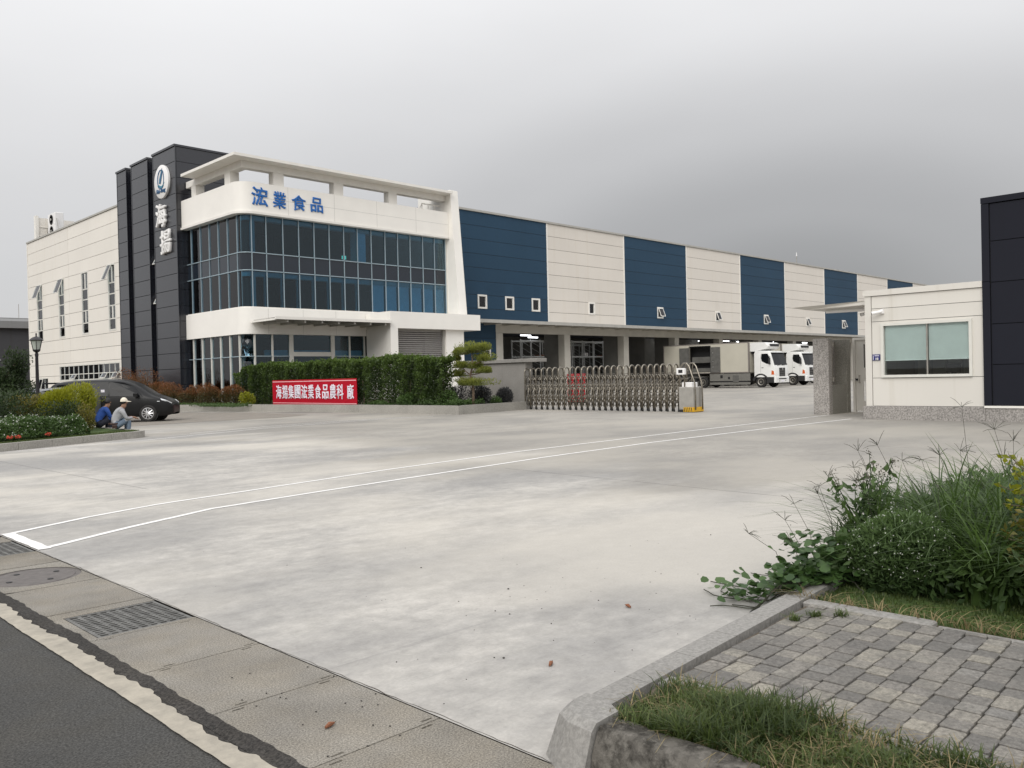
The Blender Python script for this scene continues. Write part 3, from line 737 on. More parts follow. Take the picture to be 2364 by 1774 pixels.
for i, (a, b) in enumerate(wins):
    wd = window(wh, 'Y', 48.0, a, b, 6.78, 7.86, fw_=.13, proud=.05, depth=.2, fm='white_trim', back='dock_dark', bdepth=.9)
    if i >= 4: hopper(wd, 'Y', 47.95, a+.11, b-.11, 6.9, 7.75, 20, 'white_trim')
window(wh, 'Y', 48.0, low[0], low[1], low[2], low[3], fw_=.12, proud=.05, fm='white_trim', back='dock_dark', bdepth=.9)
obj('roof', MB().box(39.7, 145, 48.25, 100, 13.9, 14.1), 'far_grey', wh)
obj('end_wall', MB().box(144.9, 145.1, 48.25, 100, 0, 13.9), 'cream_panel', wh)
# canopy over the docks, header beam and pillars
cn = MB(); cn.box(39.9, 146, 46.0, 47.96, 5.64, 5.76); cn.box(39.9, 146, 45.93, 46.0, 5.55, 5.80)
cano = obj('dock_canopy', cn, 'grey_trim', wh)
x = 41.
while x < 146: obj('canopy_rib', MB().box(x-.06, x+.06, 46.02, 47.95, 5.50, 5.635), 'header_paint', cano); x += 2.05
obj('header_beam', MB().box(46.38, 145, 48.0, 48.5, 4.95, 5.745), 'header_paint', wh)
PX_ = [46.74, 54.82, 63.05, 71.27, 79.53, 87.8, 96.0, 104.2, 112.4, 120.7, 129]
for x in PX_: obj('pillar', MB().bbox(x-.38, x+.38, 47.96, 48.7, 0, 4.948, .02), 'header_paint', wh)
obj('dock_platform', MB().box(46.4, 145, 48.72, 66, 0, 1.02), 'wall_grey', wh)
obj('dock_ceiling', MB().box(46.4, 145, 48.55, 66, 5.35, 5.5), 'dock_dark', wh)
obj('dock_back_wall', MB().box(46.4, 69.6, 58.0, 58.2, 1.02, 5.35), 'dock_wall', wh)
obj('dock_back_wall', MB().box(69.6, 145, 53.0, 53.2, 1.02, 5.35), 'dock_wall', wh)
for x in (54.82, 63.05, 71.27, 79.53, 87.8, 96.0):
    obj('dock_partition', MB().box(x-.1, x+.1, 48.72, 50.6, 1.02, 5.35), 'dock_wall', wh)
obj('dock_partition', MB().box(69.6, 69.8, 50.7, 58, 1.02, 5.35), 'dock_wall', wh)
bm_ = MB()
for y in (50.2, 52.6, 55): bm_.box(46.4, 145, y-.08, y+.08, 5.12, 5.345)
obj('ceiling_beams', bm_, 'dock_dark', wh)
# lit tube lamps under the dock ceiling
led0 = None
for (x, y, z, ln) in ((52.85, 51, 5.0, 1.25), (54.7, 51.9, 4.9, 1.2), (65.0, 51, 5.0, 1.2), (65.9, 52.1, 4.94, 1.2), (73.4, 51, 5.0, 1.3), (74.6, 52.0, 4.95, 1.3), (81.6, 51, 5.0, 1.3), (82.4, 52.2, 4.96, 1.3), (85.6, 51, 4.95, 1.2), (89.8, 51, 5.02, 1.3), (90.3, 52.0, 4.97, 1.3), (97.2, 51, 4.97, 1.3), (98.0, 50.2, 5.02, 1.2), (104.9, 51, 4.97, 1.3), (106.3, 50.2, 5.05, 1.3)):
    tx = {52.85: 'first', 54.7: 'second', 65.0: 'third', 65.9: 'fourth', 73.4: 'fifth', 74.6: 'sixth', 81.6: 'seventh', 82.4: 'eighth', 85.6: 'ninth', 89.8: 'tenth', 90.3: 'eleventh', 97.2: 'twelfth', 98.0: 'thirteenth', 104.9: 'fourteenth', 106.3: 'fifteenth'}[x]
    t_ = thing('tube_lamp', 'lit white tube lamp under the dock ceiling, %s from the left' % tx, 'lamp', (x, y, z), group='tube lamps in the loading docks')
    obj('tube', MB().tube([(x-ln/2, y, z), (x+ln/2, y, z)], .045, 8), 'led', t_)
    obj('holder', MB().box(x-ln/2, x+ln/2, y-.07, y+.07, z+.04, z+.10).tube([(x-ln*.3, y, z+.1), (x-ln*.3, y, 5.35)], .012, 5).tube([(x+ln*.3, y, z+.1), (x+ln*.3, y, 5.35)], .012, 5), 'steel_dull', t_)
# steel racks standing in the first two docks
def rack(label, xs, y0, y1, shelf, tops):
    r_ = thing('storage_rack', label, 'rack', ((xs[0]+xs[-1])/2, y0, 1.02), group='steel racks in the loading docks')
    for x in xs:
        for y in (y0, y1): obj('upright', MB().box(x-.045, x+.045, y-.045, y+.045, 1.021, tops), 'rack', r_)
        b = MB(); z = 1.3
        while z < tops-.6: b.bar((x, y0, z), (x, y1, z+.55), .03); z += .55
        obj('lacing', b, 'rack', r_)
    for z in shelf:
        for y in (y0, y1): obj('shelf_beam', MB().box(xs[0], xs[-1], y-.03, y+.03, z-.06, z+.06), 'rack', r_)
    return r_
rack('grey steel pallet rack in the first dock from the office', [53.2, 54.5, 55.7, 57.2, 58.7], 52, 53.1, (3.2, 4.6), 4.72)
rack('grey steel pallet rack standing in the second dock', [60.0, 61.55, 63.1, 64.6, 66.15, 67.6], 52, 53.1, (3.2, 4.6), 4.72)
rack('grey steel rack at the back of the first dock', [47.6, 48.9, 50.2, 51.5, 52.8], 56, 57, (3.3, 4.5), 4.6)
rack('grey steel rack at the back of the second dock', [62.6, 64.2, 65.8, 67.4], 56, 57, (3.3, 4.5), 4.6)
# goods and an orange beam load on the racks
for k, (x, z, wd, c, lb) in enumerate(((62.3, 3.27, .9, 'sign_white', 'small white carton on the rack shelf in the second dock'), (65.4, 3.27, 1.0, 'dry', 'brown pallet on the rack shelf at the right of the second dock'), (56.4, 3.27, 1.1, 'dry', 'brown pallet on the rack shelf in the first dock'))):
    p_ = thing('pallet' if c == 'dry' else 'carton', lb, 'pallet' if c == 'dry' else 'carton', (x, 52.55, z))
    if c == 'dry':
        b = MB()
        for q in range(6): b.box(x-wd/2+q*wd/6, x-wd/2+q*wd/6+wd/8, 52.05, 53.05, z+.09, z+.12)
        obj('deck', b, c, p_); b = MB()
        for q in (52.1, 52.5, 52.92): b.box(x-wd/2, x+wd/2, q, q+.09, z-.005, z+.085)
        obj('stringer', b, c, p_)
    else:
        obj('box', MB().bbox(x-.25, x+.25, 52.15, 52.6, z-.005, z+.3, .01), c, p_); obj('tape', MB().box(x-.03, x+.03, 52.147, 52.603, z+.05, z+.302), 'road_paint', p_)
# red cabinet in the yard behind the gate
rc = thing('fire_cabinet', 'red cabinet standing behind the folding gate', 'cabinet', (34.3, 29.4, 0))
obj('body', MB().bbox(34.0, 34.5, 28.95, 29.85, .08, 1.55, .015), 'red', rc)
obj('door', MB().bbox(33.975, 34.0, 29.0, 29.38, .15, 1.48, .004).bbox(33.975, 34.0, 29.42, 29.8, .15, 1.48, .004), 'red', rc)
obj('handle', MB().box(33.945, 33.975, 29.34, 29.36, .75, .95), 'steel', rc); obj('foot', MB().box(34.02, 34.48, 28.98, 29.82, 0, .08), 'black', rc)
# lightning rod on the roof
an = thing('lightning_rod', 'thin lightning rod on the warehouse roof', 'antenna', (111.2, 55, 14.1))
obj('mast', MB().tube([(111.2, 55, 14.1), (111.2, 55, 17.2)], .05, 6), 'steel_dull', an); obj('tip', MB().tube([(111.2, 55, 17.2), (111.2, 55, 17.7)], [.09, .03], 6), 'sign_white', an)
obj('foot', MB().box(111.0, 111.4, 54.8, 55.2, 14.1, 14.2), 'steel_dull', an)

t = NT('curtain'); t.set(.9, 0, .2)      # flat blue-grey curtain, light and shade of its folds painted as bands
wv = t.n('ShaderNodeTexNoise'); wv.inputs['Scale'].default_value = 1.0; t.l(t.pos((3, 7, .05)), wv.inputs['Vector'])
t.col(t.mix(t.rng(wv.outputs[0], .38, .62, 0, 1), (.10, .14, .20), (.30, .37, .46))); MT['curtain'] = t.m
# ================================================================== WHITE HALL LEFT OF THE TOWER
lh = thing('white_hall', 'white panelled factory hall with four tall narrow windows left of the dark tower', 'factory', (23.2, 72.7, 0))
ZL = [.41+.985*k for k in range(15)]; ZL[-1] = 14.2; ZL = [0.0]+ZL
tall = [(79.65, 81.2), (74.1, 75.55), (68.68, 70.18), (63.2, 64.65)]
stripw = (62.7, 75.8, 1.94, 3.2); smallw = (78.7, 81.0, .9, 2.27)
hl = [(a, b, 5.46, 10.33) for a, b in tall]+[stripw, smallw]
panels(lh, 'X', 23.2, [61.9, 73.0, 83.5], ZL, hl, 'white_panel')
core(lh, 'X', 23.245, 61.9, 83.5, 0, 14.15, hl, 'joint_dark', .2, 'wall_core')
obj('parapet_cap', MB().box(23.12, 23.7, 61.9, 83.6, 14.205, 14.33), 'grey_trim', lh)
obj('corner_trim', MB().box(23.16, 23.5, 83.5, 83.62, 0, 14.2), 'white_trim', lh)
obj('roof', MB().box(23.5, 39.6, 53.2, 83.4, 13.85, 14.05), 'far_grey', lh)
obj('end_wall', MB().box(23.5, 60, 83.38, 83.5, 0, 14.0), 'white_panel', lh)
for k, (a, b) in enumerate(tall):
    md = (a+b)/2
    wd = window(lh, 'X', 23.2, a, b, 5.46, 10.33, [], [6.35, 7.3, 8.15, 8.95], fw_=.13, proud=.02, depth=.22, fm='alu', back='curtain', bdepth=.24)
    for z0, z1 in ((6.35, 7.3), (8.95, 10.2)): obj('casement_bar', MB().box(23.22, 23.30, md-.09, md+.09, z0+.05, z1-.05), 'alu', wd)
    if k != 2: hopper(wd, 'X', 23.18, a+.1 if k != 3 else a+.5, b-.1, 9.0, 10.25, 20 if k != 3 else 23, pm='glass_clear')
us = [stripw[0]+(stripw[1]-stripw[0])*i/12 for i in range(1, 12)]
wd = window(lh, 'X', 23.2, *stripw, us, [2.45], fw_=.1, proud=.02, depth=.2, back='curtain', bdepth=.22)
for i in (0, 2, 8): hopper(wd, 'X', 23.18, stripw[0]+.1+i*1.09, stripw[0]+1.08+i*1.09, 1.98, 2.45, 30)
wd = window(lh, 'X', 23.2, *smallw, [79.8], [], back='curtain', bdepth=.22)
hopper(wd, 'X', 23.18, 79.9, 80.9, 1.0, 2.18, 14)
# rooftop plant near the far end
ac = thing('rooftop_air_unit', 'white twin-fan air unit standing on the white hall roof', 'air unit', (25.0, 81.5, 14.05))
Y0, Y1 = 80.45, 82.4
obj('casing', MB().bbox(24.6, 25.3, Y0, Y1, 14.6, 16.75, .03), 'sign_white', ac)
for z in (15.2, 16.2):
    obj('fan_ring', MB().lathe([(.40, .0), (.44, -.04), (.36, -.05), (.34, .0)], (24.6, (Y0+Y1)/2, z), 24, 'x'), 'black', ac)
    obj('fan_blade', MB().lathe([(.12, -.055), (.10, -.08), (.02, -.08)], (24.6, (Y0+Y1)/2, z), 12, 'x'), 'grey_trim', ac)
for y, s in ((Y0-.1, -1), (Y1+.1, 1)): obj('brace', MB().bar((24.7, y, 16.2), (24.7, y+s*.85, 14.05), .06).bar((24.7, y+s*.1, 14.05), (24.7, y-s*.3, 15.2), .05), 'grey_trim', ac)
obj('stand', MB().box(24.6, 25.3, Y0+.1, Y0+.25, 14.05, 14.6).box(24.6, 25.3, Y1-.25, Y1-.1, 14.05, 14.6), 'steel_dull', ac)
hb = thing('roof_screen', 'white end screen on the roof corner left of the air unit', 'screen wall', (24.4, 83.4, 14.05))
obj('panel', MB().box(24.0, 27.0, 83.0, 83.3, 14.06, 16.55), 'white_panel', hb); obj('post', MB().box(23.75, 24.0, 82.9, 83.4, 14.06, 16.7), 'white_trim', hb)
for z in (14.9, 15.7): obj('rail', MB().box(24.0, 26.9, 82.95, 83.0, z, z+.05), 'white_trim', hb)

# ================================================================== DARK SIGN TOWER
tw = thing('sign_tower', 'dark grey panelled tower of three slabs carrying the round emblem', 'tower', (23.5, 57, 0))
ZT = [0]+[.44+1.0*k for k in range(17)]; ZT[-1] = 16.36
for (a, b, dp, nm) in ((52.3, 55.7, 27.2, 'right'), (56.55, 59.3, 26.5, 'middle'), (60.2, 61.88, 26, 'left')):
    panels(tw, 'X', 23.0, [a, b], ZT, [], 'tower_panel', gap=.035)
    panels(tw, 'Y', a-.0, [23.07, dp], ZT, [], 'tower_panel', gap=.03, thick=.05)
    bl = obj('slab_core', MB().box(23.04, dp-.02, a+.03, b, 0, 16.4), 'joint_black', tw)
    obj('corner_trim', MB().box(22.985, 23.06, a-.015, a+.05, 0, 16.36).box(22.985, 23.05, b-.05, b+.015, 0, 16.36), 'tower_panel', tw)
    obj('coping', MB().box(22.93, dp+.05, a-.06, b+.06, 16.37, 16.50), 'tower_panel', tw)
obj('recess_wall', MB().box(24.3, 24.5, 55.7, 56.55, 0, 15.9), 'joint_black', tw); obj('recess_wall', MB().box(24.3, 24.5, 59.3, 60.2, 0, 15.9), 'joint_black', tw)
for z in (9.3, 6.7): hopper(tw, 'X', 23.6, 56.0, 56.5, z, z+.9, 28, 'white_trim')
# emblem and the two white characters
em = thing('round_emblem', 'round white emblem with a blue leaf and sail mark high on the tower', 'sign', (22.9, 54.08, 14.43))
cy, cz = 54.08, 14.43
obj('disc', MB().lathe([(1.06, .0), (1.06, -.13), (1.03, -.15)], (22.985, cy, cz), 56, 'x'), 'sign_white', em, smooth=40)
def ribbon(pts, ws, x):     # flat brush stroke on the plane X=x, pts in (right, up) from the emblem centre
    mb = MB(); vs = []; n = len(pts)
    for i, p in enumerate(pts):
        a = Vector(pts[max(i-1, 0)]); b = Vector(pts[min(i+1, n-1)]); t_ = (b-a).normalized(); q = Vector((-t_.y, t_.x))*ws[i]/2
        for s in (-1, 1):
            for dx in (0, -.025): vs.append((x+dx, cy-(p[0]+s*q.x), cz+p[1]+s*q.y))
    fs = []
    for i in range(n-1):
        a, b = 4*i, 4*i+4; fs += [(a+1, a+3, b+3, b+1), (a, a+1, b+1, b), (a+3, a+2, b+2, b+3)]
    return mb.add(vs, fs)
ring = [(.47*math.cos(R(t)), .13+.60*math.sin(R(t))) for t in range(62, 250, 8)]
obj('ring_stroke', ribbon(ring, [.04+.05*math.sin(math.pi*i/(len(ring)-1)) for i in range(len(ring))], 22.83), 'logo_blue', em)
rr = [(.22, .70), (.34, .62), (.42, .40), (.45, .15), (.43, -.10), (.36, -.26)]
obj('ring_stroke', ribbon(rr, [.03, .05, .06, .06, .05, .03], 22.83), 'logo_blue', em)
for k, (dx, c) in enumerate(((0, 'logo_blue'), (.09, 'logo_teal'), (.18, 'logo_blue'))):
    pts = [(-.24+dx, -.10-.02*k), (-.16+dx, .12), (-.02+dx*.8, .36), (.12+dx*.6, .58-.02*k), (.24+dx*.2, .82-.12*k)]
    obj('leaf_stroke', ribbon(pts, [.03, .13, .15, .11, .02], 22.83-.002*k), c, em)
sw = [(-.46, -.24), (-.30, -.24), (-.10, -.32), (.12, -.36), (.34, -.26), (.52, -.12)]
obj('wave_stroke', ribbon(sw, [.05, .13, .12, .09, .07, .02], 22.83), 'logo_teal', em)
sw = [(-.42, -.33), (-.2, -.36), (0, -.43), (.2, -.42), (.42, -.30)]
obj('wave_stroke', ribbon(sw, [.02, .06, .05, .05, .02], 22.828), 'logo_blue', em)
put_glyph(glyph('Hai-Yang', 1.32, .36, .02, .025, .0), 'lettering', 'logo_blue', em, (22.825, cy, cz-.62), 'X')
ts = thing('tower_characters', 'two white raised brush characters reading down the tower below the emblem', 'sign', (22.9, 54, 10.5))
put_glyph(glyph('海', 1.45, 1.5, .16, .016, .018, .3, 1), 'character', 'sign_white', ts, (22.90, 54.32, 12.32), 'X')
put_glyph(glyph('揚', 1.5, 1.52, .16, .016, .018, .3, 2), 'character', 'sign_white', ts, (22.90, 53.72, 10.56), 'X')
for o in ts.children: pass

# ================================================================== OFFICE BLOCK
of = thing('office_block', 'white office block with rounded corner, dark glazed upper floors and roof pergola', 'office building', (31, 49, 0))
XO, YO, RC = 23.6, 45.0, .6
def opath(y_end, x_end, n=7, rc=RC):
    p = [(XO, y_end), (XO, YO+rc+2), (XO, YO+rc)]
    for i in range(1, n): an = math.pi+math.pi/2*i/n; p.append((XO+rc+rc*math.cos(an), YO+rc+rc*math.sin(an)))
    return p+[(XO+rc, YO), (XO+rc+2, YO), (x_end, YO)]
FULL = opath(52.95, 38.86)
obj('fascia', MB().sweep(FULL, -.28, .3, 11.28, 12.96), 'white_clad', of, smooth=30)
obj('fascia_lip', MB().sweep(opath(53.0, 38.86), -.36, .25, 11.14, 11.276), 'white_trim', of, smooth=30)
obj('window_band', MB().sweep(opath(52.95, 31.84), -.15, .3, 4.27, 5.80), 'white_clad', of, smooth=30)
obj('window_band', MB().box(31.85, 38.85, 44.9, 45.3, 4.7, 5.80), 'white_clad', of)
# faint joints of the cladding sheets
jb = MB()
for x in (25.0, 27.3, 29.6): jb.box(x-.006, x+.006, 44.846, 44.86, 4.29, 5.78)
for x in (26.4, 29.6, 32.8, 36.0): jb.box(x-.006, x+.006, 44.716, 44.73, 11.3, 12.94)
jb.box(24.4, 38.85, 44.716, 44.73, 12.1, 12.112)
obj('cladding_joint', jb, 'grey_trim', of)
UM = [52.82, 51.69, 50.44, 49.24, 48.06, 46.89, 45.72]; RM = [24.15, 25.07, 26.16, 27.22, 28.28, 29.35, 30.42, 31.44, 32.5, 33.6, 34.63, 35.67, 36.75, 37.78, 38.76]
rows = ((5.80, 7.95, 'glass'), (7.95, 8.97, 'spandrel'), (8.97, 11.15, 'glass'))
def curved(z0, z1, o0, o1): return MB().sweep([(XO, 45.70)]+opath(46, 30)[2:-2], o0, o1, z0, z1)
for z0, z1, gm in rows:
    for a, b in zip(UM[:-1], UM[1:]): obj('pane', MB().box(XO+.05, XO+.065, b, a, z0, z1), gm, of)
    for a, b in zip(RM[:-1], RM[1:]): obj('pane', MB().box(a, b, YO+.05, YO+.065, z0, z1), gm, of)
    obj('pane', curved(z0, z1, .05, .065), gm, of, smooth=25)
for y in UM: obj('mullion', MB().box(XO-.004, XO+.10, y-.017, y+.017, 5.80, 11.14), 'mullion', of)
for x in RM: obj('mullion', MB().box(x-.019, x+.019, YO-.012, YO+.11, 5.80, 11.14), 'mullion', of)
for z in (7.95, 8.97): obj('transom', MB().sweep(opath(52.82, 38.76), -.012, .11, z-.024, z+.024), 'mullion', of, smooth=30)
obj('sill', MB().sweep(opath(52.9, 38.8), -.03, .12, 5.802, 5.85), 'white_trim', of)
obj('jamb', MB().box(XO-.03, XO+.2, 52.84, 52.92, 5.80, 11.14), 'alu', of)
obj('jamb', MB().box(38.78, 38.86, YO-.04, YO+.2, 5.80, 11.14), 'alu', of)
# inner reveals, bulkheads and blinds that show through the tinted glass
rv = MB()
for y in UM[:-1]: rv.box(XO+.14, XO+.36, y-.16, y-.05, 5.86, 7.90).box(XO+.14, XO+.36, y-.16, y-.05, 9.0, 11.1)
rv.box(24.2, 24.42, YO+.14, YO+.36, 5.86, 7.9); rv.box(24.2, 24.42, YO+.14, YO+.36, 9.0, 11.1)
rv.sweep(opath(52.8, 38.7), .16, .5, 7.62, 7.9); rv.sweep(opath(52.8, 38.7), .16, .5, 10.86, 11.12)
for x in RM[1:8]: rv.box(x-.10, x-.04, YO+.14, YO+.3, 5.86, 7.62)
obj('reveal', rv, 'cyan_frame', of)
obj('corner_column', MB().lathe([(.42, .15), (.42, 4.4)], (24.32, 45.72, 0), 20).lathe([(.42, 5.75), (.42, 11.25)], (24.32, 45.72, 0), 20), 'black', of)
obj('inner_column', MB().box(31.52, 32.2, YO+.2, YO+.9, 9.0, 11.1), 'blind_blue', of)
for a, b in zip(RM[8:-1], RM[9:]): obj('blind', MB().box(a+.1, b-.03, YO+.22, YO+.24, 5.88, 7.62), 'blind_blue', of)
for z0, z1 in ((4.45, 5.75), (8.0, 8.92), (11.3, 12.3)): obj('floor_slab', MB().prism([(XO+.32, 52.9), (XO+.32, YO+RC), (XO+RC, YO+.32), (38.84, YO+.32), (38.84, 52.9)], z0, z1), 'interior', of)
obj('inner_wall', MB().box(24.2, 38.8, 51.6, 51.8, .02, 11.3), 'interior', of); obj('inner_wall', MB().box(38.6, 38.84, 45.4, 52.9, .02, 11.3), 'interior', of)
obj('inner_wall', MB().box(29.3, 29.5, 48.2, 51.6, .02, 11.3), 'interior', of)
obj('ground_floor', MB().prism([(XO, 52.9), (XO, YO+RC), (XO+RC, YO), (38.84, YO), (38.84, 52.9)], .0, .15), 'interior', of)
ex = thing('exit_sign', 'small lit green exit sign behind the upper office glass', 'sign', (31.0, 45.9, 9.2))
obj('plate', MB().box(30.86, 31.16, 45.88, 45.94, 9.22, 9.44), 'exit_green', ex); obj('figure', MB().box(30.97, 31.05, 45.872, 45.88, 9.27, 9.39), 'logo_blue', ex)
obj('hanger', MB().box(31.0, 31.02, 45.9, 45.92, 9.44, 11.3), 'steel', ex)
# ground floor glazing
GU = [52.84, 51.66, 50.44, 49.25, 48.03, 46.85, 45.71]; GX = [24.18, 25.3, 26.54, 29.42, 30.66, 31.78]
for z0, z1 in ((.2, 3.0), (3.0, 4.26)):
    for a, b in zip(GU[:-1], GU[1:]): obj('pane', MB().box(XO+.06, XO+.075, b, a, z0, z1), 'glass', of)
    for a, b in zip(GX[:-1], GX[1:]): obj('pane', MB().box(a, b, YO+.06, YO+.075, z0 if z0 > 1 else z0, z1), 'glass', of)
    obj('pane', curved(z0, z1, .06, .075), 'glass', of, smooth=True)
for y in GU: obj('mullion', MB().box(XO-.03, XO+.14, y-.04, y+.04, .15, 4.265), 'alu', of)
for x, wd in zip(GX, (.045, .045, .13, .13, .045, .045)): obj('mullion', MB().box(x-wd, x+wd, YO-.03, YO+.14, .15, 4.265), 'alu', of)
obj('transom', MB().sweep(opath(52.8, 26.4), -.02, .12, 2.975, 3.02), 'mullion', of, smooth=30)
obj('transom', MB().box(29.55, 31.74, YO-.02, YO+.12, 2.975, 3.02), 'mullion', of)
obj('door_header', MB().box(26.67, 29.29, YO-.025, YO+.13, 2.99, 3.25), 'alu', of)
rv = MB().box(XO+.2, XO+.3, 46.3, 52.8, 3.03, 3.36).box(24.9, 31.7, YO+.2, YO+.3, 3.03, 3.36)
obj('reveal', rv, 'cyan_frame', of)
# roof pergola
pg = obj('pergola_roof', MB().prism([(22.75, 51.0), (22.75, 44.15), (38.85, 44.15), (38.85, 46.3), (24.9, 46.3), (24.9, 51.0)], 14.17, 14.33), 'white_trim', of)
obj('pergola_beam', MB().box(23.62, 38.84, 45.0, 45.5, 13.78, 14.168), 'white_trim', of)
obj('pergola_beam', MB().box(23.62, 24.12, 45.502, 52.2, 13.78, 14.168), 'white_trim', of)
for x in (25.98, 30.14, 34.34): obj('pergola_post', MB().box(x-.34, x+.34, 45.02, 45.55, 12.3, 13.778), 'white_trim', of)
obj('pergola_post', MB().box(23.64, 24.2, 46.4, 47.1, 12.3, 13.778), 'white_trim', of)
obj('pergola_post', MB().box(23.64, 24.2, 50.9, 51.5, 12.3, 13.778), 'white_trim', of)
rl = MB()
for x in (37.2, 37.75, 38.3): rl.box(x-.02, x+.02, 45.5, 45.54, 12.9, 13.5)
rl.box(37.2, 38.8, 45.49, 45.55, 13.48, 13.54)
rl.bar((36.9, 45.52, 12.96), (37.2, 45.52, 13.5), .04)
obj('roof_railing', rl, 'white_trim', of)
# leaning end fin
mb = MB(); prof = [(48.0, 5.0), (43.72, 5.0), (44.5, 14.5), (48.0, 14.5)]
obj('end_fin', mb.extr(prof, 'x', 38.87, 39.58), 'white_clad', of)
# entrance portal with roller shutter
po = MB(); po.box(31.85, 39.42, 42.3, 44.84, 4.66, 5.70); po.box(31.85, 32.42, 42.3, 44.84, 0, 4.658); po.box(36.62, 38.18, 42.62, 44.84, 0, 4.658); po.box(38.2, 39.3, 44.84, 47.9, 4.66, 5.68)
obj('portal_frame', po, 'white_clad', of)
obj('shutter_guide', MB().box(36.50, 36.615, 42.75, 43.05, 0, 4.65), 'grey_trim', of); obj('shutter_guide', MB().box(32.425, 32.50, 42.75, 43.05, 0, 4.65), 'grey_trim', of)
sh = MB(); z = .02
while z < 4.55:
    sh.extr([(42.98, z), (42.90, z+.03), (42.885, z+.075), (42.95, z+.115), (42.98, z+.118)], 'x', 32.505, 36.495); z += .135
obj('roller_shutter', sh, 'shutter', of); obj('shutter_box', MB().box(32.5, 36.5, 42.95, 43.4, 4.5, 4.65), 'grey_trim', of)
# slim entrance canopy
ca = obj('entrance_canopy', MB().prism([(24.05, 44.84), (23.9, 42.15), (31.84, 42.15), (31.84, 44.84)], 5.0, 5.06), 'grey_trim', of)
obj('canopy_edge', MB().box(23.88, 31.84, 42.08, 42.15, 4.94, 5.10), 'white_trim', ca); obj('canopy_edge', MB().box(23.9, 24.0, 42.16, 44.84, 4.90, 4.995), 'white_trim', ca)
for k in range(7): x = 24.7+k*1.12; obj('canopy_rib', MB().box(x-.05, x+.05, 42.2, 44.84, 4.80, 4.998), 'grey_trim', ca)
obj('canopy_rail', MB().box(24.0, 31.8, 43.4, 43.48, 4.86, 4.90), 'grey_trim', ca)
# blue characters on the fascia
fs = thing('fascia_characters', 'four blue brush characters on the white office fascia', 'sign', (26.4, 44.7, 11.7))
for k, (ch, x, z, wd, ht) in enumerate((('浤', 24.58, 12.17, 1.0, 1.08), ('業', 25.86, 12.12, .86, .98), ('食', 27.14, 12.12, .95, .92), ('品', 28.37, 12.15, .86, .88))):
    put_glyph(glyph(ch, wd, ht, .05, .016, .02, .25, k+3), 'character', 'sign_blue', fs, (x-.03, 44.70, z), 'Y')

# ================================================================== FAR DARK BUILDING AT THE LEFT
fb = thing('far_building', 'dark grey flat-roofed building far behind at the left edge', 'building', (24, 125, 0))
obj('wall', MB().box(8, 33, 110, 140, 0, 8.35), 'far_grey', fb)
obj('upper_storey', MB().bbox(9, 33.2, 109.4, 140, 8.352, 9.45, .3), 'far_light', fb)
obj('roof_rail', MB().box(8, 33, 109.85, 109.95, 9.45, 9.55), 'far_light', fb)
obj('window', MB().box(24.5, 27.5, 109.93, 109.99, 4.6, 4.8), 'far_light', fb)
obj('aerial', MB().tube([(29.6, 110.5, 9.4), (29.6, 110.5, 11.2)], .03, 5), 'steel_dull', fb)

# ================================================================== GUARDHOUSE AND DARK BLOCK AT THE RIGHT
gh = thing('guardhouse', 'small white panelled guardhouse with a wide blinded window beside the gate', 'guardhouse', (27, 8.7, 0))
GW = (7.43, 9.86, 1.215, 2.785)
panels(gh, 'X', 25.1, [7.16, 10.13], [.39, 1.205, 2.85, 3.23, 3.60], [GW], 'guard_panel', gap=.014)
core(gh, 'X', 25.135, 7.16, 10.3, .39, 3.7, [GW], 'joint_dark', .12, 'wall_core')
obj('corner_trim', MB().box(25.085, 25.3, 10.14, 10.32, .39, 3.60), 'guard_panel', gh)
obj('coping', MB().box(25.05, 29.0, 7.16, 10.36, 3.605, 3.77), 'guard_panel', gh)
obj('side_wall', MB().box(25.3, 29, 10.2, 10.32, .0, 3.6), 'guard_panel', gh); obj('rear_wall', MB().box(28.85, 29, 7.16, 10.2, 0, 3.6), 'interior_light', gh)
obj('ceiling', MB().box(25.3, 28.85, 7.16, 10.2, 3.0, 3.1), 'interior_light', gh); obj('floor', MB().box(25.3, 28.85, 7.16, 10.2, .1, .2), 'interior', gh)
obj('base_course', MB().bbox(25.03, 25.3, 7.12, 10.40, 0, .385, .012), 'granite', gh); obj('base_course', MB().box(25.3, 29, 10.2, 10.385, 0, .38), 'granite', gh)
f = MB(); a, b, c, d = GW; k = .075
f.box(25.04, 25.26, a, a+k, c, d).box(25.04, 25.26, b-k, b, c, d).box(25.04, 25.26, a+k, b-k, c, c+k).box(25.04, 25.26, a+k, b-k, d-k, d)
gw = obj('window', f, 'alu', gh)
obj('meeting_stile', MB().box(25.11, 25.17, 8.585, 8.625, c+k, d-k), 'steel_dull', gw)
for y0, y1 in ((a+k, 8.585), (8.625, b-k)):
    obj('pane', MB().box(25.135, 25.145, y0, y1, c+k, d-k), 'glass_clear', gw)
    bl = MB(); z = 1.72
    while z < d-k-.02: bl.add([(25.165, y0+.01, z), (25.165, y1-.01, z), (25.180, y1-.01, z+.030), (25.180, y0+.01, z+.030)], [(0, 1, 2, 3)]); z += .026
    tag(obj('blind_slats', bl, 'blind_grey', gw), kind='stuff')
    obj('blind_rail', MB().box(25.16, 25.185, y0+.01, y1-.01, 1.695, 1.72), 'blind_grey', gw)

